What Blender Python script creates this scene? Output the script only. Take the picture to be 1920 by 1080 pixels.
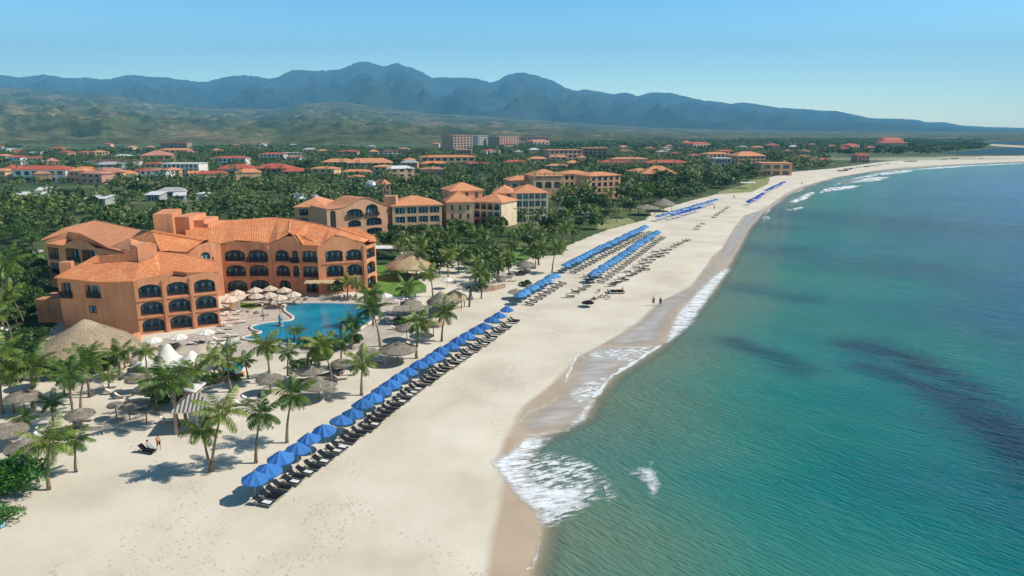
import bpy, math, random
import numpy as np
from mathutils import Vector, noise as mnoise
from mathutils.geometry import tessellate_polygon
R=math.radians
for o in list(bpy.data.objects): bpy.data.objects.remove(o)
scene=bpy.context.scene; C=scene.collection
# ------------------------------------------------------------ camera, sky, sun, exposure
H=35.0; F=1297.0; HY=243.0; TH=math.atan((540-HY)/F)
cd=bpy.data.cameras.new('camera'); cam=bpy.data.objects.new('camera',cd); C.objects.link(cam)
cam.location=(0,0,H); cam.rotation_euler=(math.pi/2-TH,0,0)
cd.sensor_width=36; cd.lens=36*F/1920; cd.clip_start=0.5; cd.clip_end=60000
scene.camera=cam
SUN_EL=R(45); SUN_AZ=math.atan2(1.0,0.035)      # azimuth from +Y towards +X
w=bpy.data.worlds.new('World'); scene.world=w; w.use_nodes=True
nt=w.node_tree; sky=nt.nodes.new('ShaderNodeTexSky'); sky.sky_type='NISHITA'; sky.sun_disc=False
sky.sun_elevation=SUN_EL; sky.sun_rotation=SUN_AZ; sky.altitude=0; sky.air_density=1.0; sky.dust_density=0.35; sky.ozone_density=1.5
bg=nt.nodes['Background']; tint=nt.nodes.new('ShaderNodeMix'); tint.data_type='RGBA'; tint.blend_type='MULTIPLY'; tint.inputs[0].default_value=1; tint.inputs[7].default_value=(0.80,1.04,1.10,1); nt.links.new(sky.outputs[0],tint.inputs[6])
tcw=nt.nodes.new('ShaderNodeTexCoord'); spw=nt.nodes.new('ShaderNodeSeparateXYZ'); nt.links.new(tcw.outputs['Generated'],spw.inputs[0]); rw=nt.nodes.new('ShaderNodeValToRGB'); nt.links.new(spw.outputs[2],rw.inputs[0])
rw.color_ramp.elements.new(0.5)
for e_,(p_,c_) in zip(rw.color_ramp.elements,((0.0,(1.68,1.46,1.32,1)),(0.17,(0.50,0.66,0.77,1)),(0.30,(0.14,0.18,0.22,1)))): e_.position=p_; e_.color=c_
tw=nt.nodes.new('ShaderNodeMix'); tw.data_type='RGBA'; tw.blend_type='MULTIPLY'; tw.inputs[0].default_value=1; tw.inputs[7].default_value=(2.35,2.95,3.05,1); nt.links.new(rw.outputs[0],tw.inputs[6]); nt.links.new(tw.outputs[2],tint.inputs[7])

nt.links.new(tint.outputs[2],bg.inputs[0]); bg.inputs[1].default_value=0.085
sl=bpy.data.lights.new('sun','SUN'); sun=bpy.data.objects.new('sun',sl); C.objects.link(sun)
sl.energy=5.0; sl.angle=R(0.5); sl.color=(1.0,0.93,0.82)
sd=Vector((math.sin(SUN_AZ)*math.cos(SUN_EL),math.cos(SUN_AZ)*math.cos(SUN_EL),math.sin(SUN_EL)))
sun.rotation_euler=sd.to_track_quat('Z','Y').to_euler()
scene.view_settings.view_transform='Standard'; scene.view_settings.look='None'
scene.view_settings.exposure=0.33; scene.view_settings.gamma=1.0
scene.render.engine='CYCLES'
try: scene.cycles.max_bounces=6; scene.cycles.transparent_max_bounces=12; scene.cycles.volume_bounces=0
except Exception: pass
rnd=random.Random(7); nr=np.random.RandomState(11)

# ------------------------------------------------------------ pixel <-> ground
ct,st=math.cos(TH),math.sin(TH)
def ray(px,py):
    x=(px-960)/F; y=-(py-540)/F
    return Vector((x, ct+y*st, -st+y*ct))
def G(px,py,z=0.0):
    d=ray(px,py); t=(z-H)/d.z
    return Vector((d.x*t,d.y*t,z))
def hgt(base,px,py):          # height seen at row py above ground point base
    d=ray(px,py); t=base.y/d.y
    return H+d.z*t
def pxs(p):                   # pixels per metre at a ground point
    return F/(p.y*ct+(H-p.z)*st)

# ------------------------------------------------------------ object helpers
def tag(o,label=None,cat=None,group=None,kind=None):
    if label: o['label']=label
    if cat: o['category']=cat
    if group: o['group']=group
    if kind: o['kind']=kind
    return o
def empty(name,loc=(0,0,0),rz=0.0,label=None,cat=None,group=None):
    o=bpy.data.objects.new(name,None); C.objects.link(o); o.location=loc; o.rotation_euler=(0,0,rz)
    o.empty_display_size=0.3
    return tag(o,label,cat,group)
def orgof(p):
    while p.parent: p=p.parent
    return Vector(p.location)
class MB:
    def __init__(s): s.v=[]; s.f=[]; s.uv=[]; s.has=False
    def add(s,vs,fs,uvs=None):
        b=len(s.v); s.v+= [tuple(v) for v in vs]
        for i,f in enumerate(fs):
            s.f.append(tuple(b+k for k in f))
            if uvs: s.uv+=uvs[i]; s.has=True
            else: s.uv+=[(0,0)]*len(f)
        return s
    def box(s,c,d,rz=0.0,taper=1.0):
        cx,cy,cz=c; a,b,h=d[0]/2,d[1]/2,d[2]/2; co,si=math.cos(rz),math.sin(rz); vs=[]
        for z,t in ((-h,1),(h,taper)):
            for x,y in ((-a,-b),(a,-b),(a,b),(-a,b)):
                vs.append((cx+(x*co-y*si)*t,cy+(x*si+y*co)*t,cz+z))
        return s.add(vs,[(0,3,2,1),(4,5,6,7),(0,1,5,4),(1,2,6,5),(2,3,7,6),(3,0,4,7)])
    def bar(s,p,q,r,n=5,r2=None):
        p=Vector(p); q=Vector(q); d=(q-p)
        if d.length<1e-6: return s
        d.normalize(); a=d.orthogonal().normalized(); b=d.cross(a); r2=r if r2 is None else r2; vs=[]
        for c,rr in ((p,r),(q,r2)):
            for k in range(n):
                t=2*math.pi*k/n; vs.append(c+a*math.cos(t)*rr+b*math.sin(t)*rr)
        return s.add(vs,[(k,(k+1)%n,n+(k+1)%n,n+k) for k in range(n)]+[tuple(range(n-1,-1,-1)),tuple(range(n,2*n))])
    def tube(s,pts,rs,n=7):
        P=[Vector(p) for p in pts]; b=len(P); vs=[]
        for i,p in enumerate(P):
            d=(P[min(i+1,b-1)]-P[max(i-1,0)]).normalized(); a=d.cross(Vector((0.3,1,0.1))).normalized(); c=d.cross(a)
            for k in range(n):
                t=2*math.pi*k/n; vs.append(p+(a*math.cos(t)+c*math.sin(t))*rs[i])
        fs=[(i*n+k,i*n+(k+1)%n,(i+1)*n+(k+1)%n,(i+1)*n+k) for i in range(b-1) for k in range(n)]
        fs+=[tuple(range(n-1,-1,-1)),tuple(range((b-1)*n,b*n))]
        return s.add(vs,fs)
    def lathe(s,c,prof,n=16,jit=0.0,rr=None):
        vs=[]
        for (r,z) in prof:
            for k in range(n):
                t=2*math.pi*k/n; q=r*(1+(rr.uniform(-jit,jit) if rr else 0))
                vs.append((c[0]+q*math.cos(t),c[1]+q*math.sin(t),c[2]+z+(rr.uniform(-jit,jit)*r*.4 if rr else 0)))
        m=len(prof)
        return s.add(vs,[(i*n+k,i*n+(k+1)%n,(i+1)*n+(k+1)%n,(i+1)*n+k) for i in range(m-1) for k in range(n)]+[tuple(range(n-1,-1,-1)),tuple(range((m-1)*n,m*n))])
    def slope(s,pts,th=0.0):      # roof face(s): planar polygon with UVs along eave / up slope
        pts=[Vector(p) for p in pts]
        n=Vector((0,0,0))
        for i in range(len(pts)):
            a,b=pts[i],pts[(i+1)%len(pts)]; n+=a.cross(b)
        n.normalize()
        if n.z<0: n=-n; pts=pts[::-1]
        h=Vector((0,0,1)).cross(n)
        h=h.normalized() if h.length>1e-3 else Vector((1,0,0))
        v=n.cross(h)
        uv=[(p.dot(h),p.dot(v)) for p in pts]
        if len(pts)>4:
            tris=tessellate_polygon([pts])
            s.add(pts,[tuple(t) for t in tris],[[uv[k] for k in t] for t in tris])
        else:
            s.add(pts,[tuple(range(len(pts)))],[uv])
        if th:
            m=len(pts); lo=[p-Vector((0,0,th)) for p in pts]
            s.add(pts+lo,[tuple(range(2*m-1,m-1,-1))]+[(i,m+i,m+(i+1)%m,(i+1)%m) for i in range(m)])
        return s
    def build(s,name,mat,parent=None,smooth=False,sub=True):
        me=bpy.data.meshes.new(name)
        off=orgof(parent) if (parent and sub) else Vector((0,0,0))
        me.from_pydata([(v[0]-off.x,v[1]-off.y,v[2]-off.z) for v in s.v],[],s.f)
        if s.has:
            l=me.uv_layers.new(name='UVMap'); l.data.foreach_set('uv',np.array(s.uv,dtype=np.float32).ravel())
        me.materials.append(mat)
        if smooth: me.polygons.foreach_set('use_smooth',[True]*len(me.polygons))
        me.update()
        o=bpy.data.objects.new(name,me); C.objects.link(o)
        if parent: o.parent=parent
        return o
def npmesh(name,V,Fq,mat,attrs=None,parent=None,smooth=False):
    """V (n,3), Fq (m,k) constant k"""
    me=bpy.data.meshes.new(name); V=np.asarray(V,np.float32); Fq=np.asarray(Fq,np.int32); m,k=Fq.shape
    me.vertices.add(len(V)); me.vertices.foreach_set('co',V.ravel())
    me.loops.add(m*k); me.loops.foreach_set('vertex_index',Fq.ravel())
    me.polygons.add(m); me.polygons.foreach_set('loop_start',np.arange(0,m*k,k,dtype=np.int32))
    if smooth: me.polygons.foreach_set('use_smooth',np.ones(m,bool))
    for a,d in (attrs or {}).items():
        at=me.attributes.new(a,'FLOAT','POINT'); at.data.foreach_set('value',np.asarray(d,np.float32))
    me.update(calc_edges=True); me.validate()
    me.materials.append(mat); o=bpy.data.objects.new(name,me); C.objects.link(o)
    if parent: o.parent=parent
    return o
def copy_tree(o,parent=None):
    c=o.copy(); C.objects.link(c); c.parent=parent
    for ch in list(o.children): copy_tree(ch,c)
    return c
ONES=['first','second','third','fourth','fifth','sixth','seventh','eighth','ninth','tenth','eleventh','twelfth','thirteenth','fourteenth','fifteenth','sixteenth','seventeenth','eighteenth','nineteenth','twentieth']
def ordw(i):
    if i<20: return ONES[i]
    t=['twenty','thirty','forty','fifty'][(i+1)//10-2]; r=(i+1)%10
    return (t+'-'+ONES[r-1]) if r else {20:'twentieth',30:'thirtieth',40:'fortieth',50:'fiftieth'}[i+1]

# ------------------------------------------------------------ materials
def newmat(name):
    m=bpy.data.materials.new(name); m.use_nodes=True; nt=m.node_tree; b=nt.nodes['Principled BSDF']
    return m,nt,b
def N(nt,t,**k):
    n=nt.nodes.new('ShaderNode'+t)
    for a,v in k.items():
        if a.startswith('i_'): n.inputs[a[2:].replace('_',' ')].default_value=v
        else: setattr(n,a,v)
    return n
def ramp(nt,stops,inp=None):
    r=nt.nodes.new('ShaderNodeValToRGB'); e=r.color_ramp.elements
    while len(e)<len(stops): e.new(0.5)
    for i,(p,c) in enumerate(stops): e[i].position=p; e[i].color=(c[0],c[1],c[2],1) if not isinstance(c,(int,float)) else (c,c,c,1)
    if inp is not None: nt.links.new(inp,r.inputs[0])
    return r
def mixc(nt,fac,a,b,bt='MIX'):
    m=nt.nodes.new('ShaderNodeMix'); m.data_type='RGBA'; m.blend_type=bt
    for i,s in ((0,fac),(6,a),(7,b)):
        if isinstance(s,(int,float)): m.inputs[i].default_value=s
        elif isinstance(s,tuple): m.inputs[i].default_value=(s[0],s[1],s[2],1)
        else: nt.links.new(s,m.inputs[i])
    return m.outputs[2]
def mth(nt,op,a,b=0.5,c=None):
    m=nt.nodes.new('ShaderNodeMath'); m.operation=op
    for i,s in enumerate((a,b,c)):
        if s is None: continue
        if isinstance(s,(int,float)): m.inputs[i].default_value=s
        else: nt.links.new(s,m.inputs[i])
    return m.outputs[0]
def simple(name,col,rough=0.7,var=0.15,scale=2.0,spec=0.3,bump=0.0,objvar=0.0,metal=0.0,trans=0.0):
    m,nt,b=newmat(name); tc=N(nt,'TexCoord'); n=N(nt,'TexNoise'); n.inputs['Scale'].default_value=scale; n.inputs['Detail'].default_value=4
    nt.links.new(tc.outputs['Object'],n.inputs['Vector'])
    lo=tuple(c*(1-var) for c in col); hi=tuple(min(1,c*(1+var)) for c in col)
    r=ramp(nt,[(0.3,lo),(0.7,hi)],n.outputs['Fac']); out=r.outputs[0]
    if objvar:
        oi=N(nt,'ObjectInfo'); mr=N(nt,'MapRange'); mr.inputs['To Min'].default_value=1-objvar; mr.inputs['To Max'].default_value=1+objvar
        nt.links.new(oi.outputs['Random'],mr.inputs['Value']); hs=N(nt,'HueSaturation'); nt.links.new(mr.outputs[0],hs.inputs['Value']); nt.links.new(out,hs.inputs['Color']); out=hs.outputs[0]
    nt.links.new(out,b.inputs['Base Color']); b.inputs['Roughness'].default_value=rough; b.inputs['Specular IOR Level'].default_value=spec; b.inputs['Metallic'].default_value=metal
    if bump:
        bp=N(nt,'Bump'); bp.inputs['Distance'].default_value=bump; bp.inputs['Strength'].default_value=1.0
        nt.links.new(n.outputs['Fac'],bp.inputs['Height']); nt.links.new(bp.outputs[0],b.inputs['Normal'])
    if trans: b.inputs['Transmission Weight'].default_value=trans
    return m
def leafmat(name,cols,scale=0.6,objvar=0.25,attr=None,trans=0.25,rough=0.45):
    m,nt,b=newmat(name); g=N(nt,'NewGeometry'); n=N(nt,'TexNoise'); n.inputs['Scale'].default_value=scale; n.inputs['Detail'].default_value=3
    nt.links.new(g.outputs['Position'],n.inputs['Vector'])
    a=mth(nt,'MULTIPLY_ADD',n.outputs['Fac'],0.8,-0.15); f=mth(nt,'MULTIPLY_ADD',g.outputs['Random Per Island'],0.45,a)
    if attr:
        at=N(nt,'Attribute',attribute_name=attr); f=mth(nt,'MULTIPLY_ADD',at.outputs['Fac'],0.6,mth(nt,'ADD',f,-0.3))
    else:
        oi=N(nt,'ObjectInfo'); f=mth(nt,'MULTIPLY_ADD',oi.outputs['Random'],objvar*2,mth(nt,'ADD',f,-objvar))
    k=len(cols); r=ramp(nt,[(0.15+0.7*i/(k-1),c) for i,c in enumerate(cols)],f)
    nt.links.new(r.outputs[0],b.inputs['Base Color']); b.inputs['Roughness'].default_value=rough; b.inputs['Specular IOR Level'].default_value=0.35
    tr=N(nt,'BsdfTranslucent'); nt.links.new(r.outputs[0],tr.inputs[0]); mx=N(nt,'MixShader'); mx.inputs[0].default_value=trans
    nt.links.new(b.outputs[0],mx.inputs[1]); nt.links.new(tr.outputs[0],mx.inputs[2]); nt.links.new(mx.outputs[0],nt.nodes['Material Output'].inputs[0])
    return m
def tilemat(name,c1,c2,pitch=0.36,course=0.42):
    m,nt,b=newmat(name); uv=N(nt,'UVMap'); sp=N(nt,'SeparateXYZ'); nt.links.new(uv.outputs[0],sp.inputs[0])
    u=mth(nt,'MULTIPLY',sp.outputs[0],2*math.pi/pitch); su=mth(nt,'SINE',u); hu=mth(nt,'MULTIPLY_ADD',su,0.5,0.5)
    v=mth(nt,'FRACT',mth(nt,'DIVIDE',sp.outputs[1],course))
    cell=N(nt,'CombineXYZ'); nt.links.new(mth(nt,'FLOOR',mth(nt,'DIVIDE',sp.outputs[0],pitch)),cell.inputs[0]); nt.links.new(mth(nt,'FLOOR',mth(nt,'DIVIDE',sp.outputs[1],course)),cell.inputs[1])
    wn=N(nt,'TexWhiteNoise'); wn.noise_dimensions='3D'; nt.links.new(cell.outputs[0],wn.inputs['Vector'])
    g=N(nt,'NewGeometry'); n=N(nt,'TexNoise'); n.inputs['Scale'].default_value=0.35; n.inputs['Detail'].default_value=5; nt.links.new(g.outputs['Position'],n.inputs['Vector'])
    f=mth(nt,'ADD',mth(nt,'MULTIPLY',wn.outputs['Value'],0.45),mth(nt,'MULTIPLY',n.outputs['Fac'],0.6))
    r=ramp(nt,[(0.15,tuple(c*0.85 for c in c1)),(0.5,c1),(0.85,c2)],f)
    # tile colour is darkened in the pans between the barrel rows
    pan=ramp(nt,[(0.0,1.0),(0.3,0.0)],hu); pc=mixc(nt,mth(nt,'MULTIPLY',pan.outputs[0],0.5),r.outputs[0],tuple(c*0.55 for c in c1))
    nt.links.new(pc,b.inputs['Base Color']); b.inputs['Roughness'].default_value=0.8; b.inputs['Specular IOR Level'].default_value=0.25
    bp=N(nt,'Bump'); bp.inputs['Distance'].default_value=0.07; bp.inputs['Strength'].default_value=0.9
    nt.links.new(mth(nt,'ADD',hu,mth(nt,'MULTIPLY',v,0.2)),bp.inputs['Height']); nt.links.new(bp.outputs[0],b.inputs['Normal'])
    return m
def stucco(name,col,var=0.2):
    m,nt,b=newmat(name); g=N(nt,'NewGeometry'); n=N(nt,'TexNoise'); n.inputs['Scale'].default_value=0.25; n.inputs['Detail'].default_value=6; nt.links.new(g.outputs['Position'],n.inputs['Vector'])
    mp=N(nt,'Mapping'); mp.inputs['Scale'].default_value=(1.6,1.6,0.12); nt.links.new(g.outputs['Position'],mp.inputs[0]); n2=N(nt,'TexNoise'); n2.inputs['Scale'].default_value=1.0; n2.inputs['Detail'].default_value=4; nt.links.new(mp.outputs[0],n2.inputs['Vector'])
    f=mth(nt,'MULTIPLY_ADD',n2.outputs['Fac'],0.5,mth(nt,'MULTIPLY',n.outputs['Fac'],0.5))
    r=ramp(nt,[(0.3,tuple(c*(1-var*1.6) for c in col)),(0.5,col),(0.7,tuple(c*(1+var) for c in col))],f)
    nt.links.new(r.outputs[0],b.inputs['Base Color']); b.inputs['Roughness'].default_value=0.9; b.inputs['Specular IOR Level'].default_value=0.15
    return m
M={}
M['orange']=stucco('terracotta_stucco',(0.60,0.265,0.14)); M['peach']=stucco('peach_stucco',(0.68,0.43,0.26)); M['cream']=stucco('cream_stucco',(0.70,0.56,0.39))
M['white']=stucco('white_stucco',(0.72,0.70,0.66)); M['pink']=stucco('pink_stucco',(0.50,0.29,0.22)); M['brown']=stucco('brown_concrete',(0.36,0.24,0.18)); M['salmon']=stucco('salmon_stucco',(0.58,0.32,0.20)); M['grey']=stucco('grey_concrete',(0.38,0.37,0.36))
M['tile']=tilemat('clay_tile',(0.68,0.225,0.085),(0.80,0.38,0.18)); M['tile2']=tilemat('pale_clay_tile',(0.66,0.27,0.13),(0.78,0.39,0.21)); M['redtile']=tilemat('red_tile',(0.46,0.10,0.06),(0.56,0.17,0.10),0.5,0.6); M['pinktile']=tilemat('pink_tile',(0.52,0.22,0.16),(0.60,0.32,0.24),0.5,0.6)
M['greyroof']=tilemat('grey_roofing',(0.40,0.40,0.40),(0.55,0.54,0.52),0.6,0.8); M['darkroof']=tilemat('maroon_roofing',(0.20,0.06,0.06),(0.26,0.10,0.09),0.6,0.8); M['whiteroof']=tilemat('white_roofing',(0.66,0.66,0.66),(0.75,0.75,0.74),0.6,0.8)
M['glass']=simple('window_glass',(0.02,0.075,0.11),0.12,0.4,0.8,0.6); M['curtain']=simple('curtain',(0.20,0.33,0.36),0.8,0.2,1.5); M['frame']=simple('dark_frame',(0.03,0.035,0.04),0.5,0.2); M['iron']=simple('iron_railing',(0.015,0.02,0.03),0.5,0.2)
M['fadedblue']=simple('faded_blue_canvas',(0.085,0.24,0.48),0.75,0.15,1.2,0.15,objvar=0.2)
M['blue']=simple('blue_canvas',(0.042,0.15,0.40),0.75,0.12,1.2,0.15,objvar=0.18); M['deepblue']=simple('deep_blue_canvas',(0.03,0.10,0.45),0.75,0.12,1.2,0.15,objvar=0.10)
M['pole']=simple('pale_pole',(0.45,0.40,0.32),0.5); M['darkwood']=simple('dark_wood',(0.035,0.024,0.018),0.9,0.3,6,0.05); M['navy']=simple('navy_cushion',(0.018,0.02,0.03),0.95,0.25,3,0.05,objvar=0.3)
M['wood']=simple('wood',(0.22,0.13,0.07),0.7,0.3,5); M['towel']=simple('white_towel',(0.70,0.68,0.64),0.9,0.1,3); M['whitecloth']=simple('white_canvas',(0.70,0.66,0.60),0.85,0.08,1.5,0.1); M['beigecloth']=simple('beige_canvas',(0.56,0.47,0.37),0.85,0.12,1.5,0.1,objvar=0.1)
M['thatch']=simple('thatch',(0.40,0.31,0.21),0.95,0.35,9,0.1,bump=0.05); M['greythatch']=simple('grey_thatch',(0.29,0.25,0.20),0.95,0.35,9,0.1,bump=0.05); M['tanthatch']=simple('tan_thatch',(0.52,0.38,0.23),0.95,0.3,9,0.1,bump=0.05)
M['bark']=simple('palm_bark',(0.20,0.15,0.11),0.9,0.35,4,0.1,objvar=0.25); M['trunk']=simple('tree_bark',(0.10,0.075,0.055),0.9,0.35,3,0.1)
M['palm']=leafmat('palm_frond',[(0.03,0.07,0.012),(0.08,0.15,0.022),(0.17,0.235,0.04),(0.32,0.31,0.08)],0.9,0.18)
M['leaf']=leafmat('tree_leaf',[(0.014,0.042,0.010),(0.036,0.088,0.018),(0.07,0.14,0.028),(0.13,0.19,0.045)],0.35,0.2)
M['farleaf']=leafmat('far_tree_leaf',[(0.014,0.045,0.013),(0.038,0.088,0.020),(0.08,0.145,0.032),(0.15,0.20,0.05),(0.24,0.25,0.10)],0.02,0.0,attr='var')
M['bush']=leafmat('bush_leaf',[(0.015,0.065,0.01),(0.035,0.14,0.015),(0.07,0.22,0.025),(0.12,0.30,0.04)],1.2,0.1)
M['stone']=simple('rock',(0.26,0.235,0.20),0.95,0.35,1.5,0.1,bump=0.1,objvar=0.2)
M['skin']=simple('skin',(0.45,0.26,0.17),0.6,0.1); M['darkhair']=simple('dark_hair',(0.02,0.015,0.01),0.7); M['red']=simple('red_cloth',(0.42,0.07,0.04),0.8); M['blackcloth']=simple('dark_cloth',(0.016,0.014,0.018),0.95,0.2,2,0.05); M['cyancloth']=simple('pale_blue_cloth',(0.25,0.50,0.60),0.8)
M['steel']=simple('pale_metal',(0.55,0.56,0.57),0.35,0.08,spec=0.5,metal=0.6)
# ============================================================ SETTING
ZW=-0.35
def pl(pts,z=0.0): return np.array([[G(a,b,z).x,G(a,b,z).y] for a,b in pts])
def inpoly(P,poly):
    x,y=P[:,0],P[:,1]; ins=np.zeros(len(P),bool); n=len(poly); j=n-1
    for i in range(n):
        xi,yi=poly[i]; xj,yj=poly[j]
        if yi!=yj:
            c=((yi>y)!=(yj>y))&(x<(xj-xi)*(y-yi)/(yj-yi)+xi); ins^=c
        j=i
    return ins
def dline(P,line,closed=False):
    d=np.full(len(P),1e9); n=len(line)
    for i in range(n if closed else n-1):
        a=line[i]; b=line[(i+1)%n]; ab=b-a; L=max(1e-9,(ab**2).sum())
        t=np.clip(((P-a)@ab)/L,0,1); q=a+t[:,None]*ab; d=np.minimum(d,np.sqrt(((P-q)**2).sum(1)))
    return d
def sdf(P,poly):                       # positive inside
    d=dline(P,poly,True); return np.where(inpoly(P,poly),d,-d)
shore_px=[(990,1080),(1000,1045),(1008,1010),(1014,985),(1008,955),(990,920),(968,880),(972,850),(1000,822),(1045,806),(1092,782),(1112,745),(1150,703),(1195,674),(1240,646),(1268,612),(1298,585),(1332,548),(1360,505),(1385,462),(1402,430),(1425,403),(1450,385),(1475,365),(1515,348),(1560,334),(1630,322),(1700,316),(1760,311),(1830,307),(1920,304),(2060,301)]
SH=pl(shore_px,ZW)
SH=np.vstack([[ [4.0,-40.0],[3.5,20.0] ],SH,[[SH[-1][0]+3000,SH[-1][1]+90],[3800,1400],[22000,19000]]])
o_=np.argsort(SH[:,1]); SHy=SH[o_,1]; SHx=SH[o_,0]
def X(y): return np.interp(y,SHy,SHx)
ys=[8.0]
while ys[-1]<60: ys.append(ys[-1]+1.0)
while ys[-1]<19000: ys.append(ys[-1]*1.0125+0.25)
ys=np.array(ys)
# smoothed shoreline for the land mesh
sp=[0.0]
while sp[-1]<60: sp.append(sp[-1]+0.8+sp[-1]*0.004)
while sp[-1]<42000: sp.append(sp[-1]*1.022)
sneg=[-40,-25,-15,-9,-6,-4,-2.5,-1.2]
S=np.array(sneg+sp); Yg,Sg=np.meshgrid(ys,S,indexing='ij'); Xg=X(Yg)-Sg
P=np.stack([Xg.ravel(),Yg.ravel()],1)
nearm=(P[:,1]<2500)
dsh=np.full(len(P),0.0); dd=dline(P[nearm],SH); dsh[nearm]=np.where(Sg.ravel()[nearm]>=0,dd,-dd); dsh[~nearm]=np.where(Sg.ravel()[~nearm]>=0,500,-500)
Z=np.where(dsh>=0,np.minimum(0,ZW-0.02+(-ZW+0.02)*np.clip(dsh/7,0,1)**0.8),ZW-0.02+dsh*0.06)
vegpx=[(-900,640),(0,662),(60,668),(80,640),(110,600),(180,560),(400,520),(560,500),(680,505),(735,492),(760,468),(830,480),(880,500),(930,500),(1000,480),(1055,478),(1062,462),(1115,440),(1150,428),(1210,412),(1222,398),(1290,378),(1345,364),(1400,346),(1440,333),(1490,322),(1560,316),(1650,304),(1705,299),(1800,294),(1920,291.5),(2400,290)]
VEG=np.vstack([[[-30000,100.0]],pl(vegpx),[[30000,900.0],[30000,30000.0],[-30000,30000.0]]])
veg=np.clip(sdf(P,VEG)/3.0*0.5+0.5,0,1)
wetpx=[(850,1250),(893,1080),(905,1000),(925,930),(930,890),(912,865),(945,800),(970,760),(1020,722),(1075,668),(1150,628),(1190,603),(1228,566),(1290,535),(1330,480),(1348,465),(1370,430),(1390,405),(1430,390),(1470,362),(1500,349),(1560,332),(1640,319),(1700,313),(1800,307),(1920,302)]
WET=np.vstack([pl(wetpx),[[5000,900.0],[5000,-100.0],[0,-100.0]]])
wet=np.clip(sdf(P,WET)/1.6,0,1)
n0,n1=Yg.shape; idx=np.arange(n0*n1).reshape(n0,n1)
Fq=np.stack([idx[:-1,:-1],idx[:-1,1:],idx[1:,1:],idx[1:,:-1]],-1).reshape(-1,4)[:,::-1]
# gentle dune relief only where it stays away from objects' feet
m,nt,b=newmat('beach_and_scrub'); g=N(nt,'NewGeometry'); pos=g.outputs['Position']
def nz(scale,detail=5,vec=None,rough=0.55):
    n=N(nt,'TexNoise'); n.inputs['Scale'].default_value=scale; n.inputs['Detail'].default_value=detail; n.inputs['Roughness'].default_value=rough; nt.links.new(vec if vec is not None else pos,n.inputs['Vector']); return n.outputs['Fac']
def mapv(rot,scale,src=None):
    mp=N(nt,'Mapping'); mp.vector_type='TEXTURE'; mp.inputs['Rotation'].default_value=(0,0,rot); mp.inputs['Scale'].default_value=tuple(1/q for q in scale); nt.links.new(src if src is not None else pos,mp.inputs[0]); return mp.outputs[0]
sandc=ramp(nt,[(0.3,(0.54,0.475,0.375)),(0.5,(0.65,0.58,0.465)),(0.7,(0.71,0.645,0.53))],nz(0.09,6))
vor=N(nt,'TexVoronoi'); vor.inputs['Scale'].default_value=1.0; vor.inputs['Randomness'].default_value=1; nt.links.new(pos,vor.inputs['Vector'])
speck=ramp(nt,[(0.08,1.0),(0.16,0.0)],vor.outputs['Distance'])
zone=ramp(nt,[(0.52,0.0),(0.62,1.0)],nz(0.07,5,rough=0.7))
fp=mth(nt,'MULTIPLY',speck.outputs[0],zone.outputs[0])
tv=nz(0.05,4,vec=mapv(R(25),(1.0,0.45,1)),rough=0.6); trail=ramp(nt,[(0.0,1.0),(0.035,0.0)],mth(nt,'ABSOLUTE',mth(nt,'SUBTRACT',tv,0.5)))
vor2=N(nt,'TexVoronoi'); vor2.inputs['Scale'].default_value=1.9; nt.links.new(pos,vor2.inputs['Vector']); sp2=ramp(nt,[(0.20,1.0),(0.34,0.0)],vor2.outputs['Distance'])
fp=mth(nt,'MAXIMUM',fp,mth(nt,'MULTIPLY',mth(nt,'MULTIPLY',trail.outputs[0],sp2.outputs[0]),0.8))
sand=mixc(nt,mth(nt,'MULTIPLY',fp,0.5),sandc.outputs[0],(0.27,0.21,0.15))
aw=N(nt,'Attribute',attribute_name='wet'); wn_=mth(nt,'MULTIPLY_ADD',nz(0.25,5),0.6,-0.3); wf=ramp(nt,[(0.25,0.0),(0.75,1.0)],mth(nt,'ADD',aw.outputs['Fac'],mth(nt,'MULTIPLY',wn_,mth(nt,'SUBTRACT',1.0,aw.outputs['Fac']))))
wetc=ramp(nt,[(0.35,(0.41,0.31,0.21)),(0.65,(0.50,0.39,0.28))],nz(0.12,4))
sand=mixc(nt,wf.outputs[0],sand,wetc.outputs[0])
vegc=ramp(nt,[(0.30,(0.024,0.055,0.016)),(0.46,(0.05,0.092,0.026)),(0.55,(0.13,0.16,0.055)),(0.66,(0.30,0.26,0.15))],nz(0.018,8,rough=0.65))
vegd=ramp(nt,[(0.35,(0.014,0.035,0.012)),(0.65,(0.07,0.10,0.03))],nz(0.35,6,rough=0.7))
vc=mixc(nt,0.45,vegc.outputs[0],vegd.outputs[0])
av=N(nt,'Attribute',attribute_name='veg'); vf=ramp(nt,[(0.46,0.0),(0.54,1.0)],mth(nt,'ADD',av.outputs['Fac'],mth(nt,'MULTIPLY_ADD',nz(0.22,5),0.7,-0.35)))
full=mixc(nt,vf.outputs[0],sand,vc); nt.links.new(full,b.inputs['Base Color'])
rr=mth(nt,'MULTIPLY_ADD',wf.outputs[0],-0.52,0.95); nt.links.new(rr,b.inputs['Roughness']); b.inputs['Specular IOR Level'].default_value=0.3
hb=mth(nt,'ADD',mth(nt,'MULTIPLY',nz(0.9,6,rough=0.65),1.0),mth(nt,'MULTIPLY',fp,-0.5))
rake=N(nt,'TexWave'); rake.inputs['Scale'].default_value=0.55; rake.inputs['Distortion'].default_value=3.0; rake.inputs['Detail'].default_value=2; rake.inputs['Detail Scale'].default_value=0.25; nt.links.new(mapv(R(52),(1,1,1)),rake.inputs['Vector'])
rz=ramp(nt,[(0.5,0.0),(0.6,1.0)],nz(0.05,2,vec=mapv(0,(1,1,1))))
hb=mth(nt,'ADD',hb,mth(nt,'MULTIPLY',mth(nt,'MULTIPLY',rake.outputs['Fac'],rz.outputs[0]),0.12))
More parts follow.
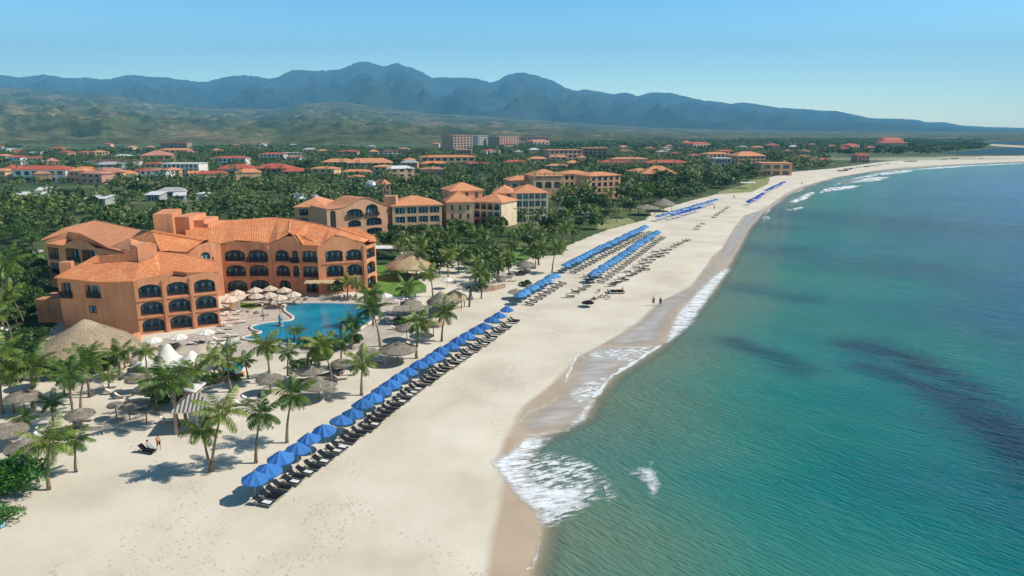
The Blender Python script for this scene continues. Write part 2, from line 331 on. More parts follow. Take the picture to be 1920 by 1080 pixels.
bp=N(nt,'Bump'); bp.inputs['Distance'].default_value=0.10; nt.links.new(mth(nt,'MULTIPLY_ADD',wf.outputs[0],-0.4,0.42),bp.inputs['Strength']); nt.links.new(hb,bp.inputs['Height']); nt.links.new(bp.outputs[0],b.inputs['Normal'])
# no scrub where there are mountains' feet: same sheet all the way to the horizon
tag(npmesh('ground',np.stack([P[:,0],P[:,1],Z],1),Fq,m,{'veg':veg,'wet':wet}),kind='structure')

# ---- sea
SW=[-0.6,0.0]
while SW[-1]<80: SW.append(SW[-1]+0.5+SW[-1]*0.02)
while SW[-1]<30000: SW.append(SW[-1]*1.06)
SW=np.array(SW); yw=ys[ys<SHy[-1]]
Yg,Sg=np.meshgrid(yw,SW,indexing='ij'); Xg=X(Yg)+Sg; P=np.stack([Xg.ravel(),Yg.ravel()],1)
off=np.where(Sg.ravel()<0,0,dline(P,SH))
reef=np.zeros(len(P))
def patch(px,w,s):
    global reef
    d=dline(P,pl(px,ZW)); reef=np.maximum(reef,s*np.exp(-(d/w)**2))
patch([(1610,650),(1700,672),(1790,715),(1850,770),(1920,850),(1990,920)],4.6,1.0)
patch([(1640,690),(1720,715),(1800,760),(1880,830)],3.8,0.95)
patch([(1380,640),(1440,665),(1500,692)],3.4,0.7)
patch([(1580,635),(1660,640)],2.2,0.4)
patch([(1470,470),(1560,490),(1700,500)],14,0.6); patch([(1500,400),(1650,420),(1900,430)],25,0.6); patch([(1400,540),(1500,560)],6,0.5); patch([(1450,425),(1540,430)],9,0.45)
m,nt,b=newmat('sea_water'); g=N(nt,'NewGeometry'); pos=g.outputs['Position']
ao=N(nt,'Attribute',attribute_name='off'); ar=N(nt,'Attribute',attribute_name='reef')
od=mth(nt,'MULTIPLY',ao.outputs['Fac'],mth(nt,'MULTIPLY_ADD',nz(0.035,5),1.7,0.15))
oc=ramp(nt,[(0.0,(0.17,0.21,0.13)),(0.03,(0.12,0.21,0.14)),(0.075,(0.04,0.20,0.155)),(0.14,(0.001,0.155,0.14)),(0.24,(0.0,0.09,0.135)),(0.42,(0.0,0.075,0.23)),(1.0,(0.0,0.095,0.36))],mth(nt,'DIVIDE',od,230.0))
swirl=ramp(nt,[(0.35,0.0),(0.68,1.0)],nz(1.0,5,vec=mapv(R(-35),(0.018,0.06,1))))
c=mixc(nt,mth(nt,'MULTIPLY',swirl.outputs[0],0.25),oc.outputs[0],(0.0,0.13,0.20))
rn=mth(nt,'MULTIPLY',ar.outputs['Fac'],ramp(nt,[(0.28,0.25),(0.52,1.0)],nz(1.0,6,vec=mapv(R(-40),(0.10,0.35,1)),rough=0.6)).outputs[0])
c=mixc(nt,mth(nt,'MULTIPLY',rn,0.95),c,(0.001,0.014,0.05))
nt.links.new(c,b.inputs['Base Color']); b.inputs['IOR'].default_value=1.33; b.inputs['Roughness'].default_value=0.12; b.inputs['Specular IOR Level'].default_value=0.28
def ridge(rot,sc,p,d=3):
    v=nz(1.0,d,vec=mapv(rot,sc),rough=0.55); q=mth(nt,'SUBTRACT',1.0,mth(nt,'ABSOLUTE',mth(nt,'MULTIPLY_ADD',v,4.0,-2.0))); return mth(nt,'POWER',mth(nt,'MAXIMUM',q,0.0),p)
w1=ridge(R(-43),(0.30,1.35,1),2.2); w2=ridge(R(-52),(0.42,2.1,1),2.0,2); w3=nz(1.0,3,vec=mapv(R(-40),(0.08,0.30,1))); w4=nz(1.0,2,vec=mapv(R(-55),(0.02,0.07,1)))
gust=ramp(nt,[(0.3,0.45),(0.7,1.0)],nz(1.0,4,vec=mapv(R(-35),(0.02,0.05,1))))
hh=mth(nt,'ADD',mth(nt,'MULTIPLY',mth(nt,'ADD',mth(nt,'MULTIPLY',w1,0.22),mth(nt,'MULTIPLY',w2,0.13)),gust.outputs[0]),mth(nt,'ADD',mth(nt,'MULTIPLY',w3,0.45),mth(nt,'MULTIPLY',w4,1.2)))
bp=N(nt,'Bump'); bp.inputs['Distance'].default_value=0.6; bp.inputs['Strength'].default_value=1.0; nt.links.new(hh,bp.inputs['Height']); nt.links.new(bp.outputs[0],b.inputs['Normal'])
tr=N(nt,'BsdfTransparent'); mx=N(nt,'MixShader'); al=ramp(nt,[(0.0,0.0),(0.25,0.35),(1.0,1.0)],mth(nt,'DIVIDE',ao.outputs['Fac'],2.6)); nt.links.new(al.outputs[0],mx.inputs[0]); nt.links.new(tr.outputs[0],mx.inputs[1]); nt.links.new(b.outputs[0],mx.inputs[2]); nt.links.new(mx.outputs[0],nt.nodes['Material Output'].inputs[0])
n0,n1=Yg.shape; idx=np.arange(n0*n1).reshape(n0,n1); Fq=np.stack([idx[:-1,:-1],idx[:-1,1:],idx[1:,1:],idx[1:,:-1]],-1).reshape(-1,4)
tag(npmesh('sea',np.stack([P[:,0],P[:,1],np.full(len(P),ZW)],1),Fq,m,{'off':off,'reef':reef}),kind='structure')

# ---- thin sheets (lawn, paving, foam): traced outline, soft ragged edge from a distance attribute
def sheet(name,px,z,mat,step,kind='structure',world=None,zfun=None):
    poly=pl(px,max(z,ZW)) if world is None else world
    lo=poly.min(0)-step; hi=poly.max(0)+step
    gx=np.arange(lo[0],hi[0]+step,step); gy=np.arange(lo[1],hi[1]+step,step)
    A,B=np.meshgrid(gx,gy,indexing='ij'); P=np.stack([A.ravel(),B.ravel()],1); d=sdf(P,poly)
    n0,n1=A.shape; idx=np.arange(n0*n1).reshape(n0,n1); Fq=np.stack([idx[:-1,:-1],idx[1:,:-1],idx[1:,1:],idx[:-1,1:]],-1).reshape(-1,4)
    keep=(d[Fq]>-step*1.1).any(1); Fq=Fq[keep]; used=np.unique(Fq); re=-np.ones(len(P),int); re[used]=np.arange(len(used))
    zz=np.full(len(used),z) if zfun is None else zfun(P[used])+z
    o=npmesh(name,np.stack([P[used,0],P[used,1],zz],1),re[Fq],mat,{'edge':d[used]})
    return tag(o,kind=kind)
def edgemat(name,build,soft=0.4,nscale=1.0,namp=0.6,maxa=1.0,veins=None,bubble=False):
    global nt,pos
    m,nt,b=newmat(name); g=N(nt,'NewGeometry'); pos=g.outputs['Position']; build(b)
    ae=N(nt,'Attribute',attribute_name='edge'); e=mth(nt,'ADD',ae.outputs['Fac'],mth(nt,'MULTIPLY_ADD',nz(nscale,5,rough=0.65),2*namp,-namp-0.001))
    a=mth(nt,'DIVIDE',e,soft); a=mth(nt,'MINIMUM',mth(nt,'MAXIMUM',a,0.0),1.0)
    if veins: a=mth(nt,'MULTIPLY',a,veins())
    a=mth(nt,'MULTIPLY',a,maxa)
    tr=N(nt,'BsdfTransparent'); mx=N(nt,'MixShader'); nt.links.new(a,mx.inputs[0]); nt.links.new(tr.outputs[0],mx.inputs[1]); nt.links.new(b.outputs[0],mx.inputs[2]); nt.links.new(mx.outputs[0],nt.nodes['Material Output'].inputs[0])
    return m
def b_lawn(b):
    r=ramp(nt,[(0.3,(0.065,0.15,0.016)),(0.7,(0.15,0.27,0.035))],nz(0.5,6,rough=0.7)); nt.links.new(r.outputs[0],b.inputs['Base Color']); b.inputs['Roughness'].default_value=0.9
lawnm=edgemat('lawn_grass',b_lawn,0.25,0.8,0.35)
def b_dry(b):
    r=ramp(nt,[(0.3,(0.16,0.19,0.06)),(0.7,(0.30,0.30,0.12))],nz(0.2,6)); nt.links.new(r.outputs[0],b.inputs['Base Color']); b.inputs['Roughness'].default_value=0.9
drym=edgemat('dry_lawn_grass',b_dry,0.6,0.5,0.8)
def b_pave(b):
    v=N(nt,'TexVoronoi',feature='DISTANCE_TO_EDGE'); v.inputs['Scale'].default_value=0.75; nt.links.new(pos,v.inputs['Vector'])
    j=ramp(nt,[(0.0,0.0),(0.05,1.0)],v.outputs['Distance']); r=ramp(nt,[(0.35,(0.46,0.38,0.31)),(0.65,(0.60,0.53,0.45))],nz(0.25,5)); v2=N(nt,'TexVoronoi'); v2.inputs['Scale'].default_value=0.75; nt.links.new(pos,v2.inputs['Vector'])
    sv=N(nt,'SeparateXYZ'); nt.links.new(v2.outputs['Color'],sv.inputs[0]); cc=mixc(nt,mth(nt,'MULTIPLY',sv.outputs[0],0.3),r.outputs[0],(0.36,0.30,0.25)); c=mixc(nt,j.outputs[0],(0.30,0.26,0.22),cc); nt.links.new(c,b.inputs['Base Color']); b.inputs['Roughness'].default_value=0.8
pavem=edgemat('stone_paving',b_pave,0.15,0.8,0.3)
sheet('terrace',[(240,668),(262,640),(330,632),(404,616),(408,585),(430,566),(500,560),(560,556),(690,556),(742,562),(765,590),(760,625),(735,645),(690,655),(640,662),(560,664),(480,660),(440,672),(400,690),(330,700),(270,690)],0.02,pavem,0.6)
sheet('lawn',[(700,497),(748,495),(772,515),(800,535),(800,548),(745,556),(690,554),(676,548),(705,528),(700,510)],0.03,lawnm,0.5)
sheet('lawn',[(925,474),(950,466),(992,462),(1005,478),(985,490),(940,494),(925,486)],0.03,lawnm,0.6)
sheet('lawn',[(448,568),(480,567),(492,573),(470,580),(445,576)],0.05,lawnm,0.3)
sheet('lawn',[(0,478),(60,470),(85,480),(80,500),(20,505),(-60,500)],0.03,lawnm,1.0)
sheet('lawn',[(1120,412),(1180,408),(1195,416),(1150,428),(1118,430)],0.03,drym,1.0)
sheet('lawn',[(1345,360),(1398,345),(1405,338),(1445,333),(1440,345),(1410,360),(1345,364)],0.03,drym,1.2)
sheet('path',[(5,478),(60,470),(82,467),(82,472),(40,478),(12,484)],0.05,pavem,0.8)
def landz(P):
    d=dline(P,SH); s=X(P[:,1])-P[:,0]; return np.where(s>=0,np.minimum(0,ZW+(-ZW)*np.clip(d/7,0,1)**0.8),ZW)+0.012
def b_foam(b): 
    r=ramp(nt,[(0.35,(0.66,0.70,0.72)),(0.6,(0.85,0.87,0.87))],nz(1.2,6,rough=0.7)); nt.links.new(r.outputs[0],b.inputs['Base Color']); b.inputs['Roughness'].default_value=0.7
    bp=N(nt,'Bump'); bp.inputs['Distance'].default_value=0.12; nt.links.new(nz(1.6,6,rough=0.7),bp.inputs['Height']); nt.links.new(bp.outputs[0],b.inputs['Normal'])
def lace(rot,sc,lo,hi,base=0.0):
    def f():
        v=nz(1.0,6,vec=mapv(rot,sc),rough=0.68); return ramp(nt,[(lo,base),(hi,1.0)],v).outputs[0]
    return f
foam=edgemat('sea_foam',b_foam,0.9,1.3,0.9,veins=lace(R(15),(0.5,2.0,1),0.36,0.53,0.12))
foam_lace=edgemat('sea_foam_lace',b_foam,1.0,0.9,0.9,0.95,veins=lace(R(25),(0.7,2.4,1),0.46,0.57,0.0))
foam_far=edgemat('far_surf_foam',b_foam,1.6,0.25,1.8,veins=lace(R(75),(0.08,0.35,1),0.36,0.56,0.15))
def b_film(b):
    r=ramp(nt,[(0.35,(0.46,0.41,0.37)),(0.65,(0.66,0.62,0.59))],nz(1.0,5,vec=mapv(R(20),(0.2,0.9,1)))); nt.links.new(r.outputs[0],b.inputs['Base Color']); b.inputs['Roughness'].default_value=0.3
film=edgemat('swash_film',b_film,2.6,0.4,0.9,0.68)
S_=ZW+0.0
sheet('foam',[(915,862),(930,851),(950,845),(965,832),(975,822),(1002,811),(1040,813),(1024,832),(1002,855),(990,880),(1000,893),(1035,905),(1065,905),(1092,893),(1103,908),(1095,935),(1068,952),(1040,965),(1022,981),(1005,975),(1007,955),(985,942),(962,925),(948,905),(932,884)],0.05,foam,0.25,'stuff',zfun=landz)
sheet('foam',[(960,872),(990,850),(1040,840),(1090,855),(1130,870),(1120,900),(1130,930),(1095,955),(1050,980),(1020,990),(1000,960),(1010,920)],0.04,foam_lace,0.3,'stuff',zfun=landz)
sheet('foam',[(1160,868),(1205,880),(1222,855),(1230,872),(1240,900),(1238,915),(1224,940),(1212,905),(1190,888)],0.04,foam_lace,0.25,'stuff',zfun=landz)
sheet('foam',[(1190,872),(1222,870),(1240,900),(1228,930),(1214,905)],0.045,foam,0.25,'stuff',zfun=landz)
sheet('foam',[(1100,880),(1140,885),(1160,930),(1130,935)],0.04,foam_lace,0.3,'stuff',zfun=landz)
sheet('swash',[(967,792),(985,773),(1010,762),(1045,742),(1062,715),(1070,690),(1085,665),(1120,650),(1185,647),(1235,642),(1225,662),(1190,680),(1152,706),(1118,745),(1100,782),(1060,800),(1010,812),(975,806)],0.03,film,0.35,'stuff',zfun=landz)
sheet('foam',[(967,792),(985,773),(1012,762),(1046,742),(1050,745),(1016,766),(990,777),(972,795)],0.05,foam,0.12,'stuff',zfun=landz)
sheet('foam',[(975,812),(1020,806),(1060,797),(1085,770),(1105,740),(1118,745),(1100,784),(1062,805),(1010,817)],0.05,foam,0.2,'stuff',zfun=landz)
sheet('foam',[(1080,672),(1110,655),(1190,646),(1240,643),(1222,663),(1185,676),(1130,672)],0.05,foam_lace,0.25,'stuff',zfun=landz)
sheet('foam',[(1060,735),(1110,705),(1150,695),(1120,740),(1085,760)],0.045,foam_lace,0.25,'stuff',zfun=landz)
sheet('swash',[(1190,603),(1228,568),(1290,537),(1325,500),(1340,486),(1350,500),(1310,548),(1272,580),(1255,605),(1240,642),(1180,648),(1120,650)],0.02,film,0.4,'stuff',zfun=landz)
sheet('swash',[(1345,478),(1362,450),(1385,418),(1395,402),(1430,392),(1425,403),(1400,432),(1383,464),(1360,500)],0.02,film,0.8,'stuff',zfun=landz)
sheet('foam',[(1242,642),(1257,606),(1270,582),(1292,560),(1315,536),(1340,512),(1362,499),(1372,503),(1350,530),(1336,550),(1316,578),(1302,602),(1280,622),(1256,640)],0.05,foam,0.3,'stuff',zfun=landz)
for q in ([(1478,377),(1500,366),(1520,358),(1532,360),(1515,372),(1490,380)],[(1425,405),(1440,402),(1448,408),(1432,412)],[(1530,363),(1545,352),(1590,347),(1620,346),(1600,352),(1560,357)],[(1560,348),(1585,338),(1630,331),(1670,331),(1650,338),(1600,342)],
          [(1635,325),(1680,319),(1720,318),(1700,323),(1650,328)],[(1700,318),(1760,312),(1800,310),(1920,305),(1920,306.5),(1820,311),(1770,315)],[(1470,392),(1500,386),(1512,388),(1490,394)],[(1560,345),(1600,333),(1640,325),(1650,327),(1610,337),(1570,347)]):
    sheet('foam',q,0.05,foam_far,1.0,'stuff',zfun=landz)

def strip(px,w,mat,step,z=0.055):
    L=pl(px,ZW); t=np.gradient(L,axis=0); n_=np.stack([t[:,1],-t[:,0]],1); n_/=np.linalg.norm(n_,axis=1)[:,None]
    rr_=np.random.RandomState(int(px[0][0])); ww=w*rr_.uniform(.35,1.3,len(L))[:,None]
    sheet('foam',None,z,mat,step,'stuff',world=np.vstack([L+n_*ww,(L-n_*ww)[::-1]]),zfun=landz)
def dense(px,k=5):
    o=[]
    for a,b_ in zip(px,px[1:]):
        for i in range(k): o.append((a[0]+(b_[0]-a[0])*i/k+rnd.uniform(-2,2),a[1]+(b_[1]-a[1])*i/k+rnd.uniform(-1,1)))
    return o+[px[-1]]
foam_thin=edgemat('thin_foam_line',b_foam,0.25,1.6,0.30,0.9)
strip(dense([(1112,748),(1150,705),(1195,676),(1240,648)]),.55,foam_thin,.18)
strip(dense([(1085,668),(1120,650),(1150,630),(1190,604),(1228,567),(1290,536),(1328,492)]),.28,foam_thin,.15)
strip(dense([(1058,722),(1072,690),(1086,666)]),.25,foam_thin,.12)
strip(dense([(985,1072),(1000,1062),(1008,1040),(1014,1000)]),.18,foam_thin,.09)
strip(dense([(1366,498),(1388,462),(1404,430),(1428,402)]),.6,foam_lace,.3)
strip(dense([(1430,404),(1452,386),(1478,366),(1518,349),(1562,335)]),1.0,foam_far,.5)
strip(dense([(1350,500),(1366,462),(1388,420),(1400,402)]),.5,foam_lace,.25)
# ---- lagoon behind the far beach
lag=simple('lagoon_water',(0.02,0.10,0.15),0.15,0.3,0.05,0.5)
def b_lag(b): b.inputs['Base Color'].default_value=(0.02,0.07,0.10,1); b.inputs['Roughness'].default_value=0.7; b.inputs['Specular IOR Level'].default_value=0.1
lagm=edgemat('lagoon_water',b_lag,6,0.02,6)
sheet('lagoon',[(1745,287),(1800,284),(1850,279),(1935,274),(2050,270),(2050,288),(1900,289),(1800,289)],0.3,lagm,8)
sheet('lagoon',[(1830,268),(1900,263),(2050,260),(2050,266),(1930,270),(1860,271)],0.3,lagm,12)
sheet('lagoon',[(1560,257.5),(1700,255),(2050,254),(2050,256),(1750,257.5)],0.3,lagm,25)
def b_sb(b): b.inputs['Base Color'].default_value=(0.50,0.42,0.32,1); b.inputs['Roughness'].default_value=0.9
sbm=edgemat('pale_sand_bar',b_sb,5,0.02,5)
sheet('sand_bar',[(1805,267),(1900,272),(1960,276),(1960,279),(1880,275),(1810,270)],0.5,sbm,6)

# ---- foothills and mountain range
SKYL=[(-500,150),(-200,140),(0,142),(40,147),(80,142),(110,145),(150,150),(170,147),(190,151),(215,147),(245,142),(290,146),(320,147),(345,151),(375,155),(400,152),(430,145),(460,142),(480,145),(500,149),(520,147),(550,134),(575,135),(600,135),(640,130),(665,122),(688,117),(710,124),(725,127),(745,120),(770,129),(790,137),(812,147),(850,147),(870,146),(890,149),(920,156),(935,151),(950,143),(965,140),(985,138),(1000,143),(1020,147),(1040,155),(1060,166),(1080,172),(1100,169),(1130,174),(1150,178),(1165,175),(1185,177),(1195,181),(1215,176),(1235,174),(1260,176),(1290,183),(1320,189),(1345,192),(1370,195),(1390,193),(1420,196),(1450,201),(1490,205),(1510,205),(1540,208),(1570,209),(1600,215),(1635,222),(1660,223),(1690,223),(1720,225),(1740,230),(1770,229),(1800,235),(1850,238),(1920,240),(2100,241.5),(2500,242)]
def azel(px,py): d=ray(px,py); return d.x/d.y,d.z/d.y
sa=np.array([azel(*p) for p in SKYL]); 
FOOT=[(-500,165),(0,166),(100,172),(200,178),(300,196),(420,205),(520,206),(560,196),(640,193),(700,200),(800,214),(900,218),(1050,229),(1200,238),(1350,243),(1500,246),(2500,248)]
fa=np.array([azel(*p) for p in FOOT])
def hillmat(name,cols,sc):
    global nt,pos
    m,nt,b=newmat(name); g=N(nt,'NewGeometry'); pos=g.outputs['Position']
    a=nz(sc,8,rough=0.68); r=ramp(nt,[(0.3+0.4*i/(len(cols)-1),c) for i,c in enumerate(cols)],a); d=ramp(nt,[(0.42,0.0),(0.60,1.0)],nz(sc*9,6,rough=0.7))
    c=mixc(nt,mth(nt,'MULTIPLY',d.outputs[0],0.6),r.outputs[0],tuple(x*0.35 for x in cols[0])); nt.links.new(c,b.inputs['Base Color']); b.inputs['Roughness'].default_value=1; b.inputs['Specular IOR Level'].default_value=0.05; return m
def fbm(x,y,s,oct=5,ridge=True,off=0.0):
    v=Vector((x*s+off,y*s-off,off)); t=0;a=1;tot=0
    for k in range(oct):
        n_=mnoise.noise(v); t+=a*((1-abs(n_)*2.2) if ridge else n_+.5); tot+=a; a*=0.5; v=v*2.03
    return t/tot
NA=620
az=np.linspace(-0.95,1.05,NA)
def range_mesh(name,y0,yc,y1,prof,fn,mat,rows,pw,rough_amp,sc,off,jag=0.035):
    jg=np.array([fbm(a*900,7.7*off,0.06,5,False,off)+.6*fbm(a*900,1.7*off,0.25,4,True,off)-.3 for a in az])
    rws=np.concatenate([np.linspace(y0,yc,rows),np.linspace(yc,y1,8)[1:]]); V=[]
    for y in rws:
        t=(y-y0)/(yc-y0); top=np.interp(az,prof[:,0],prof[:,1])
        for i,a in enumerate(az):
            hc=max(0.0,top[i]*yc+H); hc*=1+jg[i]*jag; x=a*y
            if t<=1:
                rdg=fbm(x,y,sc,6,True,off); k=min(1,max(0,t)); e=k**pw; rdg=rdg*1.5-.15
                z=hc*(e*(1-rough_amp*(1-k)**0.6)+rough_amp*(1-k)**0.6*k**0.5*(rdg)*1.0)+hc*0.0
            else: z=hc*(1-(t-1)*2.0)
            V.append((x,y,z-3*(1-min(1,t*8)) ))
    n0=len(rws); idx=np.arange(n0*NA).reshape(n0,NA); Fq=np.stack([idx[:-1,:-1],idx[:-1,1:],idx[1:,1:],idx[1:,:-1]],-1).reshape(-1,4)
    o=npmesh(name,V,Fq,mat,smooth=True); return tag(o,kind='structure')
range_mesh('mountains',6500,13500,15500,sa,None,hillmat('mountain_scrub',[(0.018,0.034,0.030),(0.04,0.052,0.042),(0.08,0.078,0.06)],0.0011),110,1.3,0.9,0.0009,3.7)
range_mesh('foothills',1750,6400,7800,fa,None,hillmat('foothill_scrub',[(0.030,0.055,0.020),(0.11,0.12,0.048),(0.34,0.25,0.15)],0.0034),130,1.7,0.55,0.0022,9.1,0.06)

# ---- air
hm=bpy.data.materials.new('haze_air'); hm.use_nodes=True; hn=hm.node_tree; hn.nodes.remove(hn.nodes['Principled BSDF'])
pv=hn.nodes.new('ShaderNodeVolumePrincipled'); pv.inputs['Color'].default_value=(0.22,0.64,1.0,1); pv.inputs['Density'].default_value=0.0001; pv.inputs['Anisotropy'].default_value=0.0
hn.links.new(pv.outputs[0],hn.nodes['Material Output'].inputs['Volume'])
hb_=MB().box((0,8000,950-30),(42000,17000,1960)); tag(hb_.build('haze',hm),kind='stuff')
# ============================================================ BUILDINGS
def out2(P0,P1):
    d=Vector((P1[0]-P0[0],P1[1]-P0[1],0)); L=d.length; d/=L; return d,Vector((d.y,-d.x,0)),L
def arcpts(u0,u1,z0,z1,rise,n=8):
    p=[(u0,z0),(u1,z0)]
    if rise<=0: return p+[(u1,z1),(u0,z1)]
    for k in range(n+1):
        t=math.pi*k/n; p.append(((u0+u1)/2+(u1-u0)/2*math.cos(t), z1-rise+rise*math.sin(t)))
    return p
def facade(mb,P0,P1,z0,z1,ops=(),top=None,rev=1.0):
    """one wall face from P0 to P1 with real openings and reveals; returns opening frames"""
    d,n,L=out2(P0,P1); B=Vector((P0[0],P0[1],0))
    W=lambda u,z,o=0.0: B+d*u+n*o+Vector((0,0,z))
    prof=top if top else [(0,z1),(L,z1)]
    outer=[(0,z0),(L,z0)]+[(u,z) for u,z in reversed(prof)]
    polys=[outer]+[arcpts(*o[:5]) for o in ops]
    flat=[p for q in polys for p in q]
    tr=tessellate_polygon([[Vector((a,b_,0)) for a,b_ in q] for q in polys])
    vs=[W(a,b_) for a,b_ in flat]; fs=[]
    for t in tr:
        a,b_,c=[vs[k] for k in t]
        fs.append(tuple(t) if (b_-a).cross(c-a).dot(n)>0 else tuple(reversed(t)))
    mb.add(vs,fs)
    res=[]
    for o in ops:
        q=arcpts(*o[:5]); m=len(q); r=o[5] if len(o)>5 else rev
        mb.add([W(a,b_) for a,b_ in q]+[W(a,b_,-r) for a,b_ in q],[(i,(i+1)%m,m+(i+1)%m,m+i) for i in range(m)])
        mb.add([W(a,b_,-r-0.01) for a,b_ in q],[tuple(range(m))]) if False else None
        res.append((o,q,W,d,n,r))
    return res
def fit_window(fr,root,rail=True,balc=0.0,detail=True):
    o,q,W,d,n,r=fr; u0,u1,z0,z1=o[:4]; e=r-0.02
    g=MB(); g.add([W(a,b_,-e) for a,b_ in q],[tuple(range(len(q)))]); win=g.build('window',M['glass'],root)
    if detail:
        f=MB(); rz=math.atan2(d.y,d.x); nm=max(2,int(round((u1-u0)/1.3)))
        for k in range(nm+1):
            u=u0+(u1-u0)*k/nm; u=min(max(u,u0+.05),u1-.05); zt=z1-0.08 if 0<k<nm else z1-(o[4] if o[4]>0 else .05)
            c=W(u,(z0+zt)/2,-e+0.05); f.box((c.x,c.y,c.z),(0.09,0.07,zt-z0),rz)
        c=W((u0+u1)/2,z0+2.15,-e+0.06)
        if z1-z0>2.3: f.box((c.x,c.y,c.z),(u1-u0-.1,0.08,0.08),rz)
        f.build('frame',M['frame'],win)
        rr=random.Random(int(u0*97+z0*31+q[0][0]*7+W(0,0).x*13))
        for k in range(nm):
            a=u0+(u1-u0)*(k+rr.uniform(.05,.2))/nm; b_=a+(u1-u0)/nm*rr.uniform(.22,.5); zt=min(z1-o[4]*.9-.1,z1-.25)
            cu=MB(); cu.add([W(a,z0+.05,-e+.02),W(b_,z0+.05,-e+.02),W(b_,zt,-e+.02),W(a,zt,-e+.02)],[(0,1,2,3)]); cu.build('curtain',M['curtain'],win)
    if rail:
        f=MB(); rz=math.atan2(d.y,d.x); off=-0.12 if balc<=0 else balc; h=1.0
        c=W((u0+u1)/2,z0+h,off); f.box((c.x,c.y,c.z),(u1-u0+(0.2 if balc>0 else -.02),0.07,0.07),rz)
        c=W((u0+u1)/2,z0+.08,off); f.box((c.x,c.y,c.z),(u1-u0+(0.2 if balc>0 else -.02),0.06,0.06),rz)
        k=max(6,int((u1-u0)/0.15))
        for i in range(k):
            c=W(u0+(u1-u0)*(i+.5)/k,z0+h/2+.04,off); f.box((c.x,c.y,c.z),(0.105,0.03,h-.1),rz)
        if balc>0:
            c=W((u0+u1)/2,z0-.06,balc/2-.02); f.box((c.x,c.y,c.z),(u1-u0+.3,balc+.1,0.16),rz)
            for uu in (u0-.1,u1+.1):
                c=W(uu,z0+h,balc/2); f.box((c.x,c.y,c.z),(0.06,balc,0.06),rz); c=W(uu,z0+h/2,balc/2); f.box((c.x,c.y,c.z),(0.04,balc,h*.7),rz)
        f.build('balcony_railing',M['iron'],root)
def blind(mb,P0,P1,z0,z1,top=None): facade(mb,P0,P1,z0,z1,(),top)
def hip(rb,fp,z,rise,ov=0.6,inset=None):
    """hip roof over a 4-corner footprint (counter-clockwise or clockwise), ridge along the long side"""
    c=sum((Vector((p[0],p[1],0)) for p in fp),Vector())/4; E=[]
    for p in fp:
        v=Vector((p[0],p[1],0))-c; E.append(c+v*(1+ov*1.3/v.length)+Vector((0,0,z)))
    l0=(E[1]-E[0]).length; l1=(E[2]-E[1]).length
    if l0>=l1: a,b_,p,q=E[0],E[1],E[2],E[3]
    else: a,b_,p,q=E[1],E[2],E[3],E[0]
    w=(p-b_).length/2; L=(b_-a).length; t=min(.46,w/L)
    m0=(a+q)/2; m1=(b_+p)/2; r0=m0+(m1-m0)*t+Vector((0,0,rise)); r1=m1-(m1-m0)*t+Vector((0,0,rise))
    rb.slope([a,b_,r1,r0]); rb.slope([p,q,r0,r1]); rb.slope([b_,p,r1]); rb.slope([q,a,r0])
    lo=[v-Vector((0,0,.22)) for v in (a,b_,p,q)]
    rb.add([a,b_,p,q]+lo,[(i,(i+1)%4,4+(i+1)%4,4+i) for i in range(4)]+[(4,5,6,7)])
    return r0,r1
def wing(root,P0,P1,depth,z1,wall,roofm,bays,floors,arch=0.6,rise=2.2,roof='hip',z0=0.0,wfrac=0.72,rail=True,detail=True,side=0,top=None,fh=None,win_h=2.2,ov=0.6,rev=1.0,base=0.4,wallname='wall',margin=0.6):
    """a building block: facade P0->P1 (left to right), going back by depth"""
    d,n,L=out2(P0,P1); A=Vector((P0[0],P0[1],0)); Bv=Vector((P1[0],P1[1],0)); Cc=Bv-n*depth; D=A-n*depth
    fh=fh or (z1-z0)/floors; ops=[]
    bw=(L-2*margin)/bays
    for f in range(floors):
        for k in range(bays):
            u=margin+bw*(k+.5); h=min(win_h,fh-.6); zz=z0+f*fh+base; ops.append((u-bw*wfrac/2,u+bw*wfrac/2,zz,zz+h,min(arch,bw*wfrac/2.2) if arch>0 else 0,rev))
    mb=MB(); frs=facade(mb,A,Bv,z0,z1,ops,top)
    sops=[]
    if side:
        bw2=(depth-1.0)/side
        for f in range(floors):
            for k in range(side):
                u=.5+bw2*(k+.5); zz=z0+f*fh+base; h=min(win_h,fh-.6); sops.append((u-bw2*.3,u+bw2*.3,zz,zz+h,0,rev))
    frs2=facade(mb,Bv,Cc,z0,z1,sops if depth>2 else ()); facade(mb,Cc,D,z0,z1); frs3=facade(mb,D,A,z0,z1,sops)
    if roof=='flat':
        mb.add([A+Vector((0,0,z1-.35)),Bv+Vector((0,0,z1-.35)),Cc+Vector((0,0,z1-.35)),D+Vector((0,0,z1-.35))],[(0,1,2,3)])
    mb.build(wallname,wall,root)
    for fr in frs+frs2+frs3: fit_window(fr,root,rail and fr in frs,0.0,detail)
    if roof=='hip':
        rb=MB(); hip(rb,[A,Bv,Cc,D],z1+.02,rise,ov); rb.build('roof',roofm,root)
    elif roof=='flat' and roofm:
        c=(A+Cc)/2; rb=MB(); rb.box((c.x,c.y,z1+.12),(L+1.2,depth+1.2,.24),math.atan2(d.y,d.x)); rb.build('roof',roofm,root)
    elif roof=='mono':
        o=ov; a=A+n*o-d*o; b_=Bv+n*o+d*o; c=Cc-n*.3+d*o; e=D-n*.3-d*o; rb=MB(); rb.slope([a+Vector((0,0,z1)),b_+Vector((0,0,z1)),c+Vector((0,0,z1+rise)),e+Vector((0,0,z1+rise))],.2)
        rb.build('roof',roofm,root); mm=MB(); facade(mm,Bv,Cc,z1,z1,(),[(0,z1),(depth,z1+rise)]) if False else None
    return A,Bv,Cc,D
V3=lambda px,py,z: G(px,py,z)
